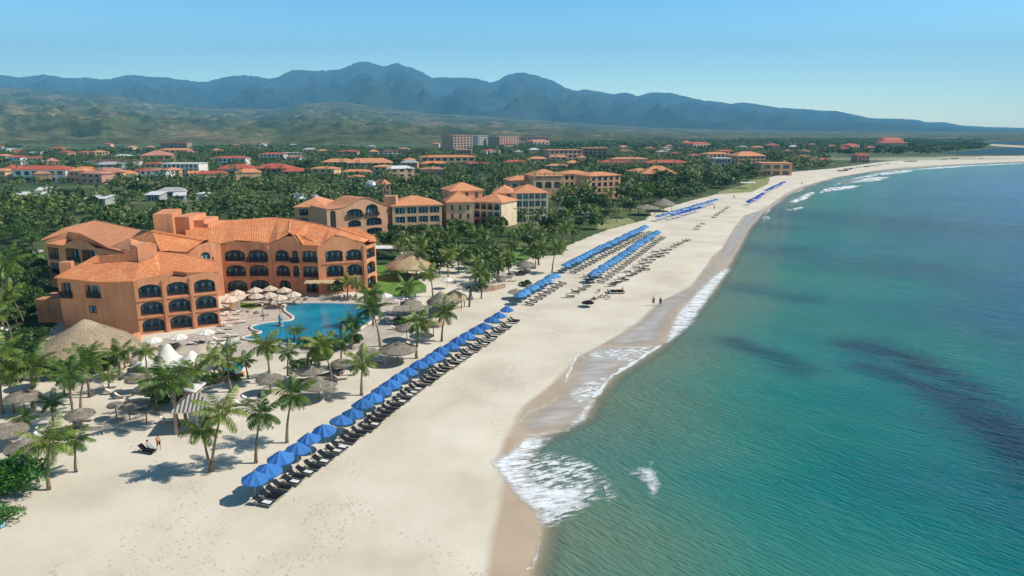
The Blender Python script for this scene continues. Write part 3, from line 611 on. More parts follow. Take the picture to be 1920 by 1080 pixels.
def blk(mb,xa,ya,xb,yb,z,z0,depth):
    P0=G(xa,ya,z); P1=G(xb,yb,z); d,n,L=out2(P0,P1); Q=[P0,P1,P1-n*depth,P0-n*depth]
    vs=[Vector((p.x,p.y,z0)) for p in Q]+[Vector((p.x,p.y,z)) for p in Q]
    mb.add(vs,[(0,1,5,4),(1,2,6,5),(2,3,7,6),(3,0,4,7),(4,5,6,7)])
def P2(px,py,z): p=G(px,py,z); return Vector((p.x,p.y,0))

# ---- large terracotta hotel by the pool
hotel=empty('hotel_building',G(330,645),0,'large terracotta hotel with arched balconies and wavy clay tile roofs beside the swimming pool','building')
A0,A1,A2,A3=P2(107,522,9.6),P2(250,528,9.6),P2(405,514,9.6),P2(300,480,9.6)
mb=MB(); frs=[]
L1=(A1-A0).length
kk=lambda px: (px-107)/(250-107)*L1
frs+=facade(mb,A0,A1,0,9.6,[(kk(112),kk(131),6.3,8.9,0,.9),(kk(157),kk(186),6.3,8.6,0,.9),(kk(160),kk(174),3.6,5.0,0,.25)])
L2=(A2-A1).length; b3=L2/3; ops=[]
for f in range(3):
    for k in range(3):
        ops.append((b3*k+.55,b3*(k+1)-.35,f*3.05+.35,f*3.05+2.75,.85,1.1))
tp=[(0,9.6)]+[(L2*t,9.6+0.55*abs(math.sin(math.pi*t*1.5+.35))) for t in np.linspace(.06,.96,16)]+[(L2,9.6)]
frs+=facade(mb,A1,A2,0,9.6,ops,tp)
bk=Vector((-6.5,13.5,0)); A4=A2+bk; A5=A0+Vector((-3.5,15,0))
facade(mb,A2,A4,0,9.6); facade(mb,A4,A5,0,9.6); facade(mb,A5,A0,0,9.6)
# pilasters between the bays
for k in (1,2):
    d,n,_=out2(A1,A2); c=A1+d*(b3*k+.1)+n*.12; mb.box((c.x,c.y,4.7),(.45,.3,9.4),math.atan2(d.y,d.x))
for fz in (3.1,6.15):
    d,n,_=out2(A1,A2); c=(A1+A2)/2+n*.09; mb.box((c.x,c.y,fz),(L2,.2,.22),math.atan2(d.y,d.x))
# side wall seen behind the thatch, lower terrace
pa=P2(78,560,4.5); pb=P2(108,556,4.5); mb.box(((pa.x+pb.x)/2,(pa.y+pb.y)/2+2,2.2),(4.5,6,4.4),.1)
mb.build('wall',M['orange'],hotel)
for i,fr in enumerate(frs): fit_window(fr,hotel,fr[0][3]-fr[0][2]>2,0.45 if fr[0][3]>8.7 and i<3 else 0)
r=MB(); Z_=lambda P,z: Vector((P.x,P.y,z))
e1,e2,e3=V3(101,520,9.7),V3(185,529,9.5),V3(250,527,9.7); e4,e5,e6=V3(300,514,10.1),V3(350,511,10.1),V3(409,509,9.9)
r1,r2,r3,r4=V3(180,479,11.7),V3(205,487,11.4),V3(296,472,12.0),V3(409,492,10.4)
e45=V3(325,508,10.3); e2b=V3(268,523,9.8)
r.slope([e1,e2,r1]); r.slope([e2,e3,r2,r1]); r.slope([e3,e2b,V3(262,493,11.4),r2]); r.slope([e2b,e4,V3(290,482,11.8),V3(262,493,11.4)]); r.slope([e4,e45,r3,V3(290,482,11.8)]); r.slope([e45,e5,V3(355,479,11.4),r3]); r.slope([e5,e6,r4,V3(355,479,11.4)])
bb=Vector((-3,7,-2.6)); r.slope([r1,r2,r2+bb,r1+bb]); r.slope([r2,r3,r3+bb,r2+bb]); r.slope([r3,V3(355,479,11.4),V3(355,479,11.4)+bb,r3+bb]); r.slope([e1,r1,r1+bb]); r.slope([V3(355,479,11.4),r4,r4+bb*.5,V3(355,479,11.4)+bb])
eav=[e1,e2,e3,e2b,e4,e45,e5,e6]
for a,b_ in zip(eav,eav[1:]): r.add([a,b_,b_-Vector((0,0,.25)),a-Vector((0,0,.25))],[(0,3,2,1)])
r.build('roof',M['tile'],hotel)
ty=MB()
for a,b_ in zip(eav[2:],eav[3:]): ty.add([a-Vector((0,0,.2)),b_-Vector((0,0,.2)),b_-Vector((0,0,.75)),a-Vector((0,0,.75))],[(0,3,2,1)])
ty.build('eave_band',M['orange'],hotel)
t=MB(); blk(t,110,493,132,492,10.8,8,2.0); t.build('chimney',M['orange'],hotel); t=MB(); blk(t,256,462,293,458,14.0,9.5,4.0)
# wavy parapet beside the tower
q0,q1=P2(184,478,12.6),P2(256,478,12.6); d,n,L=out2(q0,q1)
prof=[(L*s,12.3+1.9*max(0,(s-.35)/.65)**1.6+.25*math.sin(s*5)) for s in np.linspace(0,1,12)]
facade(t,q0,q1,10,12,(),prof); facade(t,q1-n*.4,q0-n*.4,10,12,(),[(L-u,z) for u,z in reversed(prof)])
vs=[q0+d*u+Vector((0,0,z)) for u,z in prof]; vs2=[v-n*.4 for v in vs]; m_=len(vs); t.add(vs+vs2,[(i,i+1,m_+i+1,m_+i) for i in range(m_-1)])
t.build('stair_tower',M['orange'],hotel)
# rear left wing with loggias
mb=MB(); B0,B1,B2,B3=P2(84,456,10),P2(118,460,10),P2(190,466,10),P2(245,478,10)
f1=facade(mb,B0,B1,0,10,[(.8,4.6,6.4,9.2,0,1.6),(1.0,4.0,3.2,5.8,0,.8)]); L=(B2-B1).length
tp=[(L*s,10+1.5*math.sin(math.pi*min(1,s*1.15))) for s in np.linspace(0,1,14)]; tp[-1]=(L,10)
f2=facade(mb,B1,B2,0,10,[(.5,L*.42,6.4,9.5,.3,1.8),(L*.47,L*.82,6.4,9.5,.3,1.8),(1,3.5,3,5.5,0,.8)],tp); f3=facade(mb,B2,B3,0,10,[(.8,3.2,6.6,9.0,.6,1.0)])
c4,c5=B3+Vector((2,16,0)),B0+Vector((2,18,0)); facade(mb,B3,c4,0,10); facade(mb,c4,c5,0,10); facade(mb,c5,B0,0,10)
mb.build('wall',M['orange'],hotel)
for fr in f1+f2+f3: fit_window(fr,hotel)
ty=MB()
for a,b_ in ((V3(79,449,10.15),V3(128,435,11.5)),(V3(128,435,11.5),V3(152,439,11.3)),(V3(152,439,11.3),V3(204,465,10.05))):
    q=Vector((.1,.25,0)); ty.add([a+q,b_+q,Vector((b_.x,b_.y,9.6))+q,Vector((a.x,a.y,9.6))+q],[(0,3,2,1)])
ty.build('gable_wall',M['orange'],hotel)
r=MB(); q1_,q2_,q3_,q4_,q5_=V3(77,449,10.2),V3(128,434,11.6),V3(152,438,11.4),V3(205,465,10.1),V3(248,476,10.0)
k1,k2,k3,k4=V3(178,413,12.7),V3(262,431,12.4),V3(120,427,11.9),V3(284,440,12.0)
r.slope([q1_,q2_,k3]); r.slope([q2_,q3_,k1,k3]); r.slope([q3_,q4_,k2,k1]); r.slope([q4_,q5_,k4,k2])
bb=Vector((1,9,-3)); r.slope([k3,k1,k1+bb,k3+bb]); r.slope([k1,k2,k2+bb,k1+bb]); r.slope([q1_,k3,k3+bb,q1_+Vector((1,8,0))])
for a,b_ in ((q1_,q2_),(q2_,q3_),(q3_,q4_),(q4_,q5_)): r.add([a,b_,b_-Vector((0,0,.25)),a-Vector((0,0,.25))],[(0,3,2,1)])
# small raised hip in front of it
s0,s1,s2,s3=V3(205,462,11.2),V3(252,473,11.2),V3(293,460,11.6),V3(243,447,13.0)
r.slope([s0,s1,s3]); r.slope([s1,s2,s3])
r.build('roof',M['tile2'],hotel)
# link block with hipped tile roof
mb=MB(); D0,D1=P2(300,474,10.8),P2(413,458,11.2); d,n,L=out2(D0,D1); uu=lambda px:(px-300)/113*L
tp=[(0,10.6),(uu(350),10.7),(uu(372),11.6),(uu(392),12.0),(L,11.3)]
f=facade(mb,D0,D1,0,11,[(uu(373),uu(391),8.3,9.9,.7,.3),(uu(395),uu(397.5),6.6,8.8,0,.3)],tp)
facade(mb,D1,D1+Vector((-6,14,0)),0,11); facade(mb,D0+Vector((-6,14,0)),D0,0,11); facade(mb,D1+Vector((-6,14,0)),D0+Vector((-6,14,0)),0,11)
mb.build('wall',M['orange'],hotel)
for fr in f: fit_window(fr,hotel,False)
r=MB(); pk=V3(284,432,14.4); r.slope([V3(243,447,12.6),V3(292,467,11.4),V3(300,470,11.3),pk]); r.slope([V3(300,470,11.3),V3(350,472,10.9),V3(385,450,12.2),pk]); r.slope([pk,V3(385,450,12.2),V3(385,450,12.2)+Vector((-2,8,-1)),pk+Vector((0,8,-3))]); r.slope([V3(243,447,12.6),pk,pk+Vector((0,8,-3))])
r.build('roof',M['tile'],hotel)
# stepped tower blocks on the roof
t=MB(); blk(t,286,402,322,401,16.6,9,11); blk(t,322,407,354,407,15.6,9,9); blk(t,354,413,382,413,14.6,9,8); blk(t,348,418,390,420,13.8,9,7)
t.build('roof_tower',M['orange'],hotel)
P0=G(286,402,16.6); P1=G(322,401,16.6); d,n,L=out2(P0,P1); t=MB(); c=P0-n*5; 
t.box((P0.x-d.x*.02-n.x*4,P0.y-d.y*.02-n.y*4,13.4),(.12,1.6,1.2),math.atan2(d.y,d.x)); t.build('vent_window',M['frame'],hotel)
# middle wing
def bwing(pts,ztop,arches,tops,col,zs=(0.3,3.5,6.8)):
    pass
mb=MB(); fr=[]
E0,E1,E2,E3,E4=P2(413,460,10.6),P2(503,459,10.6),P2(597,462,10.6),P2(683,457,10.6),P2(704,455,10.0)
def seg(Pa,Pb,xa,xb,cols,tp=None,rev=1.1,bul=None):
    L=(Pb-Pa).length; ops=[]
    for (c0,c1,rows,arch) in cols:
        u0=(c0-xa)/(xb-xa)*L; u1=(c1-xa)/(xb-xa)*L
        for f in rows: ops.append((u0,u1,0.35+3.35*f,0.35+3.35*f+2.5,arch,rev))
    top=[(s*L,z) for s,z in tp] if tp else None
    return facade(mb,Pa,Pb,0,10.6,ops,top)
fr+=seg(E0,E1,413,503,[(419,457,(0,1,2),1.0),(463,499,(0,1,2),1.0)],[(0,10.6),(.1,10.9),(.3,11.5),(.5,11.2),(.8,11.4),(1,10.7)])
fr+=seg(E1,E2,503,597,[(514,541,(1,2),1.0),(546,558,(1,2),.5),(565,596,(1,2),.3),(518,540,(0,),.8),(570,592,(0,),0)],[(0,10.7),(.15,11.4),(.38,12.6),(.5,12.6),(.68,10.8),(1,10.7)])
fr+=seg(E2,E3,597,683,[(609,641,(1,2),.5),(647,677,(1,2),1.0),(612,638,(0,),.6)],[(0,10.8),(.12,11.2),(.34,12.6),(.5,12.4),(.75,11.5),(1,10.6)])
L=(E4-E3).length; fr+=facade(mb,E3,E4,0,10,[(.5,L-.5,7.0,9.2,0,1.3),(.6,L-.6,3.5,6.2,1.0,1.1),(.6,L-.6,.3,2.8,.6,1.1)])
back=Vector((-7,16,0)); facade(mb,E4,E4+back,0,10); facade(mb,E4+back,E0+back,0,10); facade(mb,E0+back,E0,0,10.6)
for Pa,Pb in ((E0,E1),(E1,E2),(E2,E3)):
    d,n,L=out2(Pa,Pb); c=(Pa+Pb)/2+n*.07
    for fz in (3.35,6.7): mb.box((c.x,c.y,fz),(L-.4,.18,.2),math.atan2(d.y,d.x))
for Pb in (E1,E2,E3): mb.box((Pb.x,Pb.y,5.2),(.7,.7,10.3),.4)
mb.build('wall',M['orange'],hotel)
for i,q in enumerate(fr):
    o=q[0]; wide=o[1]-o[0]; fit_window(q,hotel,True,.9 if (6<o[2]<8 and i in (9,5)) else 0)
r=MB()
u=[V3(352,455,11.2),V3(386,452,11.4),V3(413,456,11.0),V3(440,450,11.5),V3(470,452,11.3),V3(503,456,10.9),V3(520,448,11.8),V3(541,436,12.8),V3(555,440,12.5),V3(568,459,11.0),V3(597,460,10.9),V3(610,450,11.7),V3(628,440,12.7),V3(650,445,12.2),V3(684,454,10.8)]
rd=[V3(345,424,14.6),V3(375,419,15.2),V3(400,417,15.4),V3(436,414,15.6),V3(470,412,15.7),V3(505,409,16),V3(520,409,16),V3(545,411,15.9),V3(560,413,15.8),V3(580,417,15.5),V3(600,421,15),V3(620,426,14.4),V3(640,432,13.7),V3(665,440,12.6),V3(694,449,11.2)]
rd=[Vector(G(a_,b2_,10.9+(z_-10.9)*.6)) for a_,b2_,z_ in ((345,424,14.6),(375,419,15.2),(400,417,15.4),(436,414,15.6),(470,412,15.7),(505,409,16),(520,409,16),(545,411,15.9),(560,413,15.8),(580,417,15.5),(600,421,15),(620,426,14.4),(640,432,13.7),(665,440,12.6),(694,449,11.2))]
for i in range(len(u)-1):
    r.slope([u[i],u[i+1],rd[i+1],rd[i]]); r.add([u[i],u[i+1],u[i+1]-Vector((0,0,.22)),u[i]-Vector((0,0,.22))],[(0,3,2,1)])
for i in range(len(rd)-1): bb=Vector((-3,9,-4)); r.slope([rd[i],rd[i+1],rd[i+1]+bb,rd[i]+bb])
r.slope([V3(626,430,12),V3(640,426,12.4),V3(668,427,12.2),V3(703,443,10.6),V3(706,453,10.1),V3(684,454,10.4)])
# tiled window hood
r.slope([V3(546,437,12.6),V3(572,441,12.4),V3(598,459,10.6),V3(566,461,10.6)])
r.build('roof',M['tile'],hotel)
t=MB(); 
for i in range(0,len(rd)-1): t.bar(rd[i]+Vector((0,0,.05)),rd[i+1]+Vector((0,0,.05)),.16,5)
t.build('ridge_tile',M['tile2'],hotel)
for a,b_ in ((V3(566,461,10.7),V3(546,437,12.7)),(V3(572,441,12.5),V3(598,459,10.7)),(u[7],rd[7]),(V3(284,432,14.5),V3(385,450,12.3)),(k1,k2),(r1,r2),(r3,V3(355,479,11.4)),(V3(355,479,11.4),r4)):
    t=MB(); t.bar(a,b_,.16,5); t.build('ridge_tile',M['tile2'],hotel)


# ---- peach hotel in the middle distance
def two(xa,ya,xb,yb,z): return P2(xa,ya,z),P2(xb,yb,z)
h2=empty('hotel_building',G(700,440),0,'orange three storey hotel with one wavy gable, just behind the large terracotta hotel','building',)
a,b_=two(552,388,612,388,9.5); wing(h2,a,b_,16,9.5,M['salmon'],M['tile2'],2,3,.2,2.6,wfrac=.62,fh=3.1)
a,b_=two(612,392,726,384,10); L=(b_-a).length
mb=MB(); tp=[(0,9.6)]+[(L*s,10+3.0*math.exp(-((s-.62)/.24)**2)) for s in np.linspace(.05,.95,18)]+[(L,9.8)]
x=lambda px:(px-612)/114*L
f=facade(mb,a,b_,0,10,[(x(618),x(628),3,9.3,.8,1.2),(x(648),x(678),6.8,9.4,1.2,1.1),(x(684),x(708),6.9,10.6,1.5,1.1),(x(650),x(674),3.4,5.6,.8,1.1),(x(684),x(714),3.4,6.0,.9,1.1),(x(650),x(674),.3,2.6,.6,1.1),(x(684),x(714),.3,2.6,.6,1.1)],tp)
d,n,_=out2(a,b_); facade(mb,b_,b_-n*16,0,9.8); facade(mb,b_-n*16,a-n*16,0,10); facade(mb,a-n*16,a,0,10); mb.build('wall',M['salmon'],h2)
for i,q in enumerate(f): fit_window(q,h2,i>0,.6 if i in(1,2) else 0)
r=MB(); pr=[a+d*u+Vector((0,0,z+.05)) for u,z in tp]
for p,q in zip(pr,pr[1:]): r.slope([p+n*.3,q+n*.3,q-n*15+Vector((0,0,-.5)),p-n*15+Vector((0,0,-.5))],.15)
r.build('roof',M['tile2'],h2)
h3=empty('hotel_building',G(790,440),0,'cream three storey hotel block with long clay roof and a small roof turret','building')
a,b_=two(735,386,828,383,9.6); A_,B_,C_,D_=wing(h3,a,b_,15,9.6,M['peach'],M['tile2'],4,3,0,2.6,wfrac=.84,fh=3.15,rail=False,rev=.6,side=3)
t=MB(); blk(t,720,368,742,368,12.8,9,4); t.build('roof_turret',M['salmon'],h3)
h4=empty('hotel_building',G(880,430),0,'cream hotel block with pyramid clay roof and raised rear storey','building')
a,b_=two(837,379,888,378,9.8); wing(h4,a,b_,14,9.8,M['peach'],M['tile2'],3,3,0,3.4,wfrac=.3,fh=3.2,rail=False,rev=.4,side=3,win_h=1.9)
a,b_=two(886,377,940,380,9.2); wing(h4,a,b_,12,9.2,M['cream'],M['tile2'],4,3,.3,2.6,wfrac=.8,fh=3.0,rail=True,rev=.8)
a,b_=two(845,358,905,356,13.0); wing(h4,a,b_,12,13.0,M['salmon'],M['tile2'],3,4,0,2.6,wfrac=.3,rail=False,rev=.2,detail=False)
cc=P2(905,425,0); t=MB(); t.box((cc.x,cc.y-1,3.2),(11,3,.3),.1); 
for k in range(4): t.box((cc.x-4.5+3*k,cc.y-2.2,1.6),(.3,.3,3.1),.1)
t.build('porch',M['red'],h4)
h5=empty('hotel_building',G(985,412),0,'cream four storey hotel block with a grid of dark windows above the palm grove','building')
a,b_=two(925,362,965,362,11.6); wing(h5,a,b_,14,11.6,M['peach'],M['tile2'],2,4,0,2.4,wfrac=.5,fh=3.0,rail=False,rev=.5)
a,b_=two(965,362,1028,361,11.6); wing(h5,a,b_,14,11.6,M['cream'],M['tile2'],5,4,0,2.8,wfrac=.84,fh=2.95,rail=False,rev=.6,side=4)
h6=empty('hotel_building',G(1030,385),0,'peach villa with broad shallow roof and open arches above the cream hotel','building')
a,b_=two(955,338,1008,337,9); wing(h6,a,b_,12,9,M['salmon'],M['tile2'],3,2,.5,2,wfrac=.6,rail=False,rev=.8)
a,b_=two(1000,330,1056,329,11.5); wing(h6,a,b_,16,11.5,M['peach'],M['tile2'],3,2,.8,3,wfrac=.7,rail=False,rev=1.6,fh=5,win_h=3.4,base=5)
h7=empty('hotel_building',G(1120,395),0,'orange brick hotel with stepped flat roofs rising from the trees beside the broad roofed villa','building')
a,b_=two(1056,326,1110,325,11); wing(h7,a,b_,14,11,M['peach'],M['tile2'],5,3,.3,1.6,wfrac=.55,rail=False,rev=.8,detail=False)
a,b_=two(1106,330,1164,328,12); wing(h7,a,b_,14,12,M['salmon'],M['tile2'],5,4,0,1.6,wfrac=.6,rail=False,rev=.8,detail=False)

# ---- town houses and villas: (xl, xr, eave row, eave height, depth, floors, bays, wall, roof material, roof kind, rise, label)
TOWN=[
(22,122,318,8.5,16,2,6,'white','redtile','hip',2.4,'large white villa with crimson hip roof and open balconies at the far left'),
(128,176,318,5,12,1,4,'salmon','tile','hip',2.2,'low orange roofed house right beside the large white villa'),
(160,250,302,6.5,16,1,7,'white','darkroof','hip',1.2,'long low white building with dark maroon roof left of the pink roofed hall'),
(262,322,291,9,24,2,4,'pink','pinktile','hip',4.5,'hall with one big pink tiled roof in the left town'),
(302,372,307,10,16,3,8,'white','whiteroof','flat',1,'white three tier apartment house with curved terraces below the pink hall'),
(296,360,281,7,14,2,6,'salmon','tile2','hip',2.2,'orange two storey block directly behind the pink hall'),
(300,350,268,14,18,4,6,'brown','redtile','flat',2,'stepped tower hotel with red roof edges, highest in the left town'),
(345,372,285,7,14,2,3,'pink','pinktile','hip',2,'small pink block right of the stepped tower hotel'),
(398,460,296,8,14,2,7,'white','redtile','hip',1.6,'white house with layered red roofs above the long brick red roof'),
(407,476,316,6,16,1,6,'grey','redtile','hip',3.2,'grey walled house under a big brick red roof in the left town'),
(474,542,316,6,18,2,6,'brown','redtile','hip',3.4,'long house with red hip roof beside the grey walled house'),
(528,576,321,5,16,2,4,'salmon','redtile','hip',2.8,'red roofed annex attached right of the long red hip roofed house'),
(484,532,289,9,14,3,6,'white','redtile','hip',1.6,'white terraced apartment house with flat red roof, centre left of town'),
(536,566,286,9,14,3,4,'grey','greyroof','flat',1,'pale concrete apartment frame beside the white terraced apartments'),
(602,662,304,6,16,2,6,'grey','tile2','hip',3,'wide low house with overlapping orange roofs, left half'),
(650,735,305,5.5,16,2,7,'grey','tile2','hip',4,'wide low house with overlapping orange roofs, right half'),
(640,694,322,4,10,1,5,'white','tile2','hip',1.6,'small single storey house with thin orange roof amid trees'),
(655,684,331,4,9,1,3,'grey','tile','hip',1.2,'tiny orange roofed hut below the thin roofed house'),
(632,670,284,8,14,2,4,'pink','redtile','hip',1.6,'pinkish two storey house behind the overlapping orange roofs'),
(718,762,283,6,14,2,5,'grey','pinktile','flat',1.4,'low grey house with faded pink roof, centre of town'),
(745,766,279,9,12,3,3,'pink','pinktile','hip',1.4,'narrow pink house next to the low grey one'),
(788,892,294,8.5,18,2,14,'peach','tile','hip',1.6,'long colonnaded hotel with orange roof band in the middle of town'),
(853,884,281,12.5,12,3,4,'brown','tile2','flat',1.4,'upper pavilion on the long colonnaded hotel'),
(790,842,306,5,12,1,6,'salmon','tile','hip',1.8,'low orange roofed house right in front of the long colonnaded hotel'),
(872,920,307,4,12,1,5,'pink','redtile','hip',1.4,'low pink house at the right foot of the colonnaded hotel'),
(850,886,253,26,22,6,6,'brown','pinktile','flat',1,'square brown concrete tower block alone on the plain'),
(836,852,258,22,20,6,3,'grey','greyroof','flat',1,'dark narrow block leaning on the brown concrete tower'),
(897,914,254,22,22,6,4,'grey','greyroof','flat',1,'first dark slab block right of the brown tower'),
(915,936,256,20,22,5,4,'brown','pinktile','flat',1,'second dark slab block right of the brown tower'),
(938,972,255,20,22,5,7,'pink','greyroof','flat',1,'third slab block of the distant row, widest one'),
(975,1030,257,16,25,4,9,'salmon','pinktile','flat',1,'low pink slab ending the distant row of blocks'),
(912,938,282,8,14,2,3,'white','redtile','hip',1.6,'small white house with red roof right of the colonnaded hotel'),
(945,990,304,5,14,1,5,'salmon','redtile','hip',2,'lone red roofed bungalow left of the two pink apartment slabs'),
(1030,1092,281,13,20,3,7,'pink','tile2','flat',1,'left pink brown apartment slab behind the palm grove'),
(1093,1140,278,14,22,4,5,'brown','tile2','flat',1,'right apartment slab with white corner stair'),
(1128,1214,304,5,16,1,9,'salmon','redtile','hip',2.4,'long single storey building with red roof, left half'),
(1148,1216,298,8,14,1,7,'peach','tile2','hip',1.4,'pale roofed upper range behind the long red roof'),
(1214,1292,305,6,16,2,9,'salmon','redtile','hip',2.4,'long single storey building with red roof, right half'),
(1205,1270,326,6,18,1,6,'brown','tile2','hip',5,'steep brown orange hip roof in the trees near the beach'),
(1188,1222,321,5,12,1,3,'salmon','tile2','hip',2,'small orange roofed house beside the steep hip roof'),
(1290,1325,292,6,14,1,4,'salmon','redtile','hip',2,'low red roofed house behind the coastal palms'),
(1328,1368,288,9,14,2,5,'peach','tile2','hip',1.6,'peach coastal villa with pale tiled roof'),
(1340,1372,297,12,12,3,5,'grey','whiteroof','flat',1,'grey glass fronted beach apartments'),
(1384,1436,292,10,20,3,6,'salmon','tile2','hip',4,'salmon coastal hotel with broad orange hip roof'),
(1428,1486,306,9.5,16,2,3,'salmon','tile2','flat',1,'plain salmon flat roofed block at the edge of the beach'),
(1350,1376,283,8,12,2,3,'pink','redtile','hip',1.6,'pink house behind the grey beach apartments'),
(1650,1702,268,8,24,2,7,'salmon','redtile','hip',5,'lower tier of the red pagoda roofed resort on the coast'),
(1660,1694,262,13,18,3,5,'salmon','redtile','hip',5,'upper tier of the red pagoda roofed resort on the coast'),
(1608,1632,291,8,14,2,3,'pink','redtile','hip',2.4,'coastal house with crimson roof behind the boats'),
(1528,1558,299,5,14,1,4,'salmon','redtile','hip',2,'low red roofed house near the curve of the beach'),
(1578,1590,278,6,14,1,3,'salmon','redtile','hip',3,'tiny red roofed house in the coastal palms'),
(1594,1612,272,7,20,1,3,'salmon','redtile','hip',3,'small red roof in the far coastal palms'),
(1280,1298,267,9,20,1,3,'salmon','tile','hip',3,'distant orange roofed house on the plain'),
(1300,1332,269,8,20,1,5,'salmon','redtile','hip',3,'distant long red roofed house on the plain'),
(1440,1462,272,8,20,1,3,'salmon','redtile','hip',3,'distant red roofed house inland of the bay'),
(1000,1030,264,9,22,1,4,'salmon','pinktile','hip',3,'distant pink roofed house under the hills'),
(50,74,316,6,14,1,3,'salmon','redtile','hip',2,None),
(0,26,316,6,16,1,3,'salmon','redtile','hip',2.4,'orange red roofed house cut by the left edge'),
(10,42,278,7,16,1,4,'white','whiteroof','flat',1,'distant flat white house at the far left'),
(50,76,286,6,14,1,3,'white','whiteroof','hip',1.5,'white roofed shed left of the twin red roofs'),
(24,54,284,6,16,1,4,'salmon','redtile','hip',2,'distant low red roofed house at the far left'),
(92,116,278,9,14,2,3,'pink','redtile','hip',2,'distant pinkish house, top left of town'),
(127,142,285,7,14,1,2,'pink','redtile','hip',2,'left of two small twin red roofs'),
(144,163,286,7,14,1,3,'pink','redtile','hip',2,'right of two small twin red roofs'),
(178,204,284,8,14,2,4,'peach','tile2','hip',1.5,'peach house above the maroon roofed building'),
(208,242,292,5,14,1,4,'white','whiteroof','hip',1.4,'flat white roofed house above the maroon roofed building'),
(86,112,302,7,14,1,3,'pink','pinktile','hip',3,'pink hipped roof rising behind the large white villa'),
(20,70,366,3.4,9,1,5,'grey','whiteroof','mono',1,'long low white shed roof in the trees, far left'),
(68,92,356,3.4,8,1,2,'grey','whiteroof','mono',1,'pale blue grey shed roof near the white shed'),
(160,196,372,3.2,8,1,4,'grey','whiteroof','mono',1,'white and red striped low roof in the trees'),
(290,346,359,3,9,1,5,'grey','greyroof','hip',2,'grey roofed pavilion in the trees above the hotel tower'),
(272,298,365,3.4,8,1,3,'grey','whiteroof','mono',1,'small white roof left of the grey pavilion'),
(326,346,366,3.2,7,1,2,'grey','whiteroof','mono',1,'small striped white roof below the grey pavilion'),
(368,384,364,4.5,8,1,2,'white','whiteroof','flat',1,'little white cube house in the trees'),
(355,376,325,4.5,9,1,2,'white','tile','mono',1.5,'small orange roofed kiosk in the trees below the white tiered house'),
(700,716,345,5,10,1,2,'white','pinktile','hip',2,'small pale pink roofed house beside the white dome'),
(716,732,345,6,10,1,2,'brown','tile2','hip',2.6,'brown roofed house just right of the white dome'),
]
ti=0
for (xl,xr,ye,z,dep,fl,by,wm,rm,rk,rs,lab) in TOWN:
    if lab is None: continue
    a,b_=two(xl,ye+(0.6 if ti%2 else 0),xr,ye,z)
    nm='villa' if fl<3 else 'apartment_building'
    rt=empty(nm,((a.x+b_.x)/2,(a.y+b_.y)/2,0),0,lab,'villa' if fl<3 else 'building','buildings of the town among the trees')
    far=a.y>420
    by=min(by,14 if not far else 8)
    wing(rt,a,b_,dep,z,M[wm],M[rm],by,fl,0.4 if ti%3==0 and not far else 0,rs,roof=rk,wfrac=.66,rail=(a.y<330 and fl<4),detail=a.y<300,rev=1.2 if fl>1 else .5,win_h=(z/fl)*.62,base=.5,margin=1.0)
    ti+=1
# scattered small far houses that nothing tells apart
hr=random.Random(99); made=0; usedp=[]
while made<62:
    px=hr.uniform(-10,1640); py=hr.uniform(276,345)**1.0; p=G(px,py)
    lim=345-max(0,px-500)*.04
    if py>lim or p.y<300: continue
    if any(abs(px-q[0])<q[2] and abs(py-q[1])<7 for q in usedp): continue
    if any(t_[0]-12<px<t_[1]+12 and -6<py-t_[2]<22 for t_ in TOWN): continue
    zt=hr.uniform(5,8); wm=hr.choice(['white','peach','peach','salmon','grey','pink']); rm=hr.choice(['redtile','tile2','tile2','redtile','pinktile','greyroof','whiteroof']); w_=hr.uniform(9,20); an=hr.uniform(-.4,.4)
    a=p+Vector((-w_/2*math.cos(an),-w_/2*math.sin(an),0)); b_=p+Vector((w_/2*math.cos(an),w_/2*math.sin(an),0))
    rt=empty('house',(p.x,p.y,0),0,'small far house scattered among the trees of the plain','house','small far houses scattered over the plain')
    wing(rt,a,b_,hr.uniform(8,12),zt,M[wm],M[rm],3,1 if zt<6.5 else 2,0,hr.uniform(1.2,2.4),wfrac=.5,rail=False,detail=False,rev=.3,win_h=1.6,base=1.2,margin=1)
    usedp.append((px,py,22)); made+=1
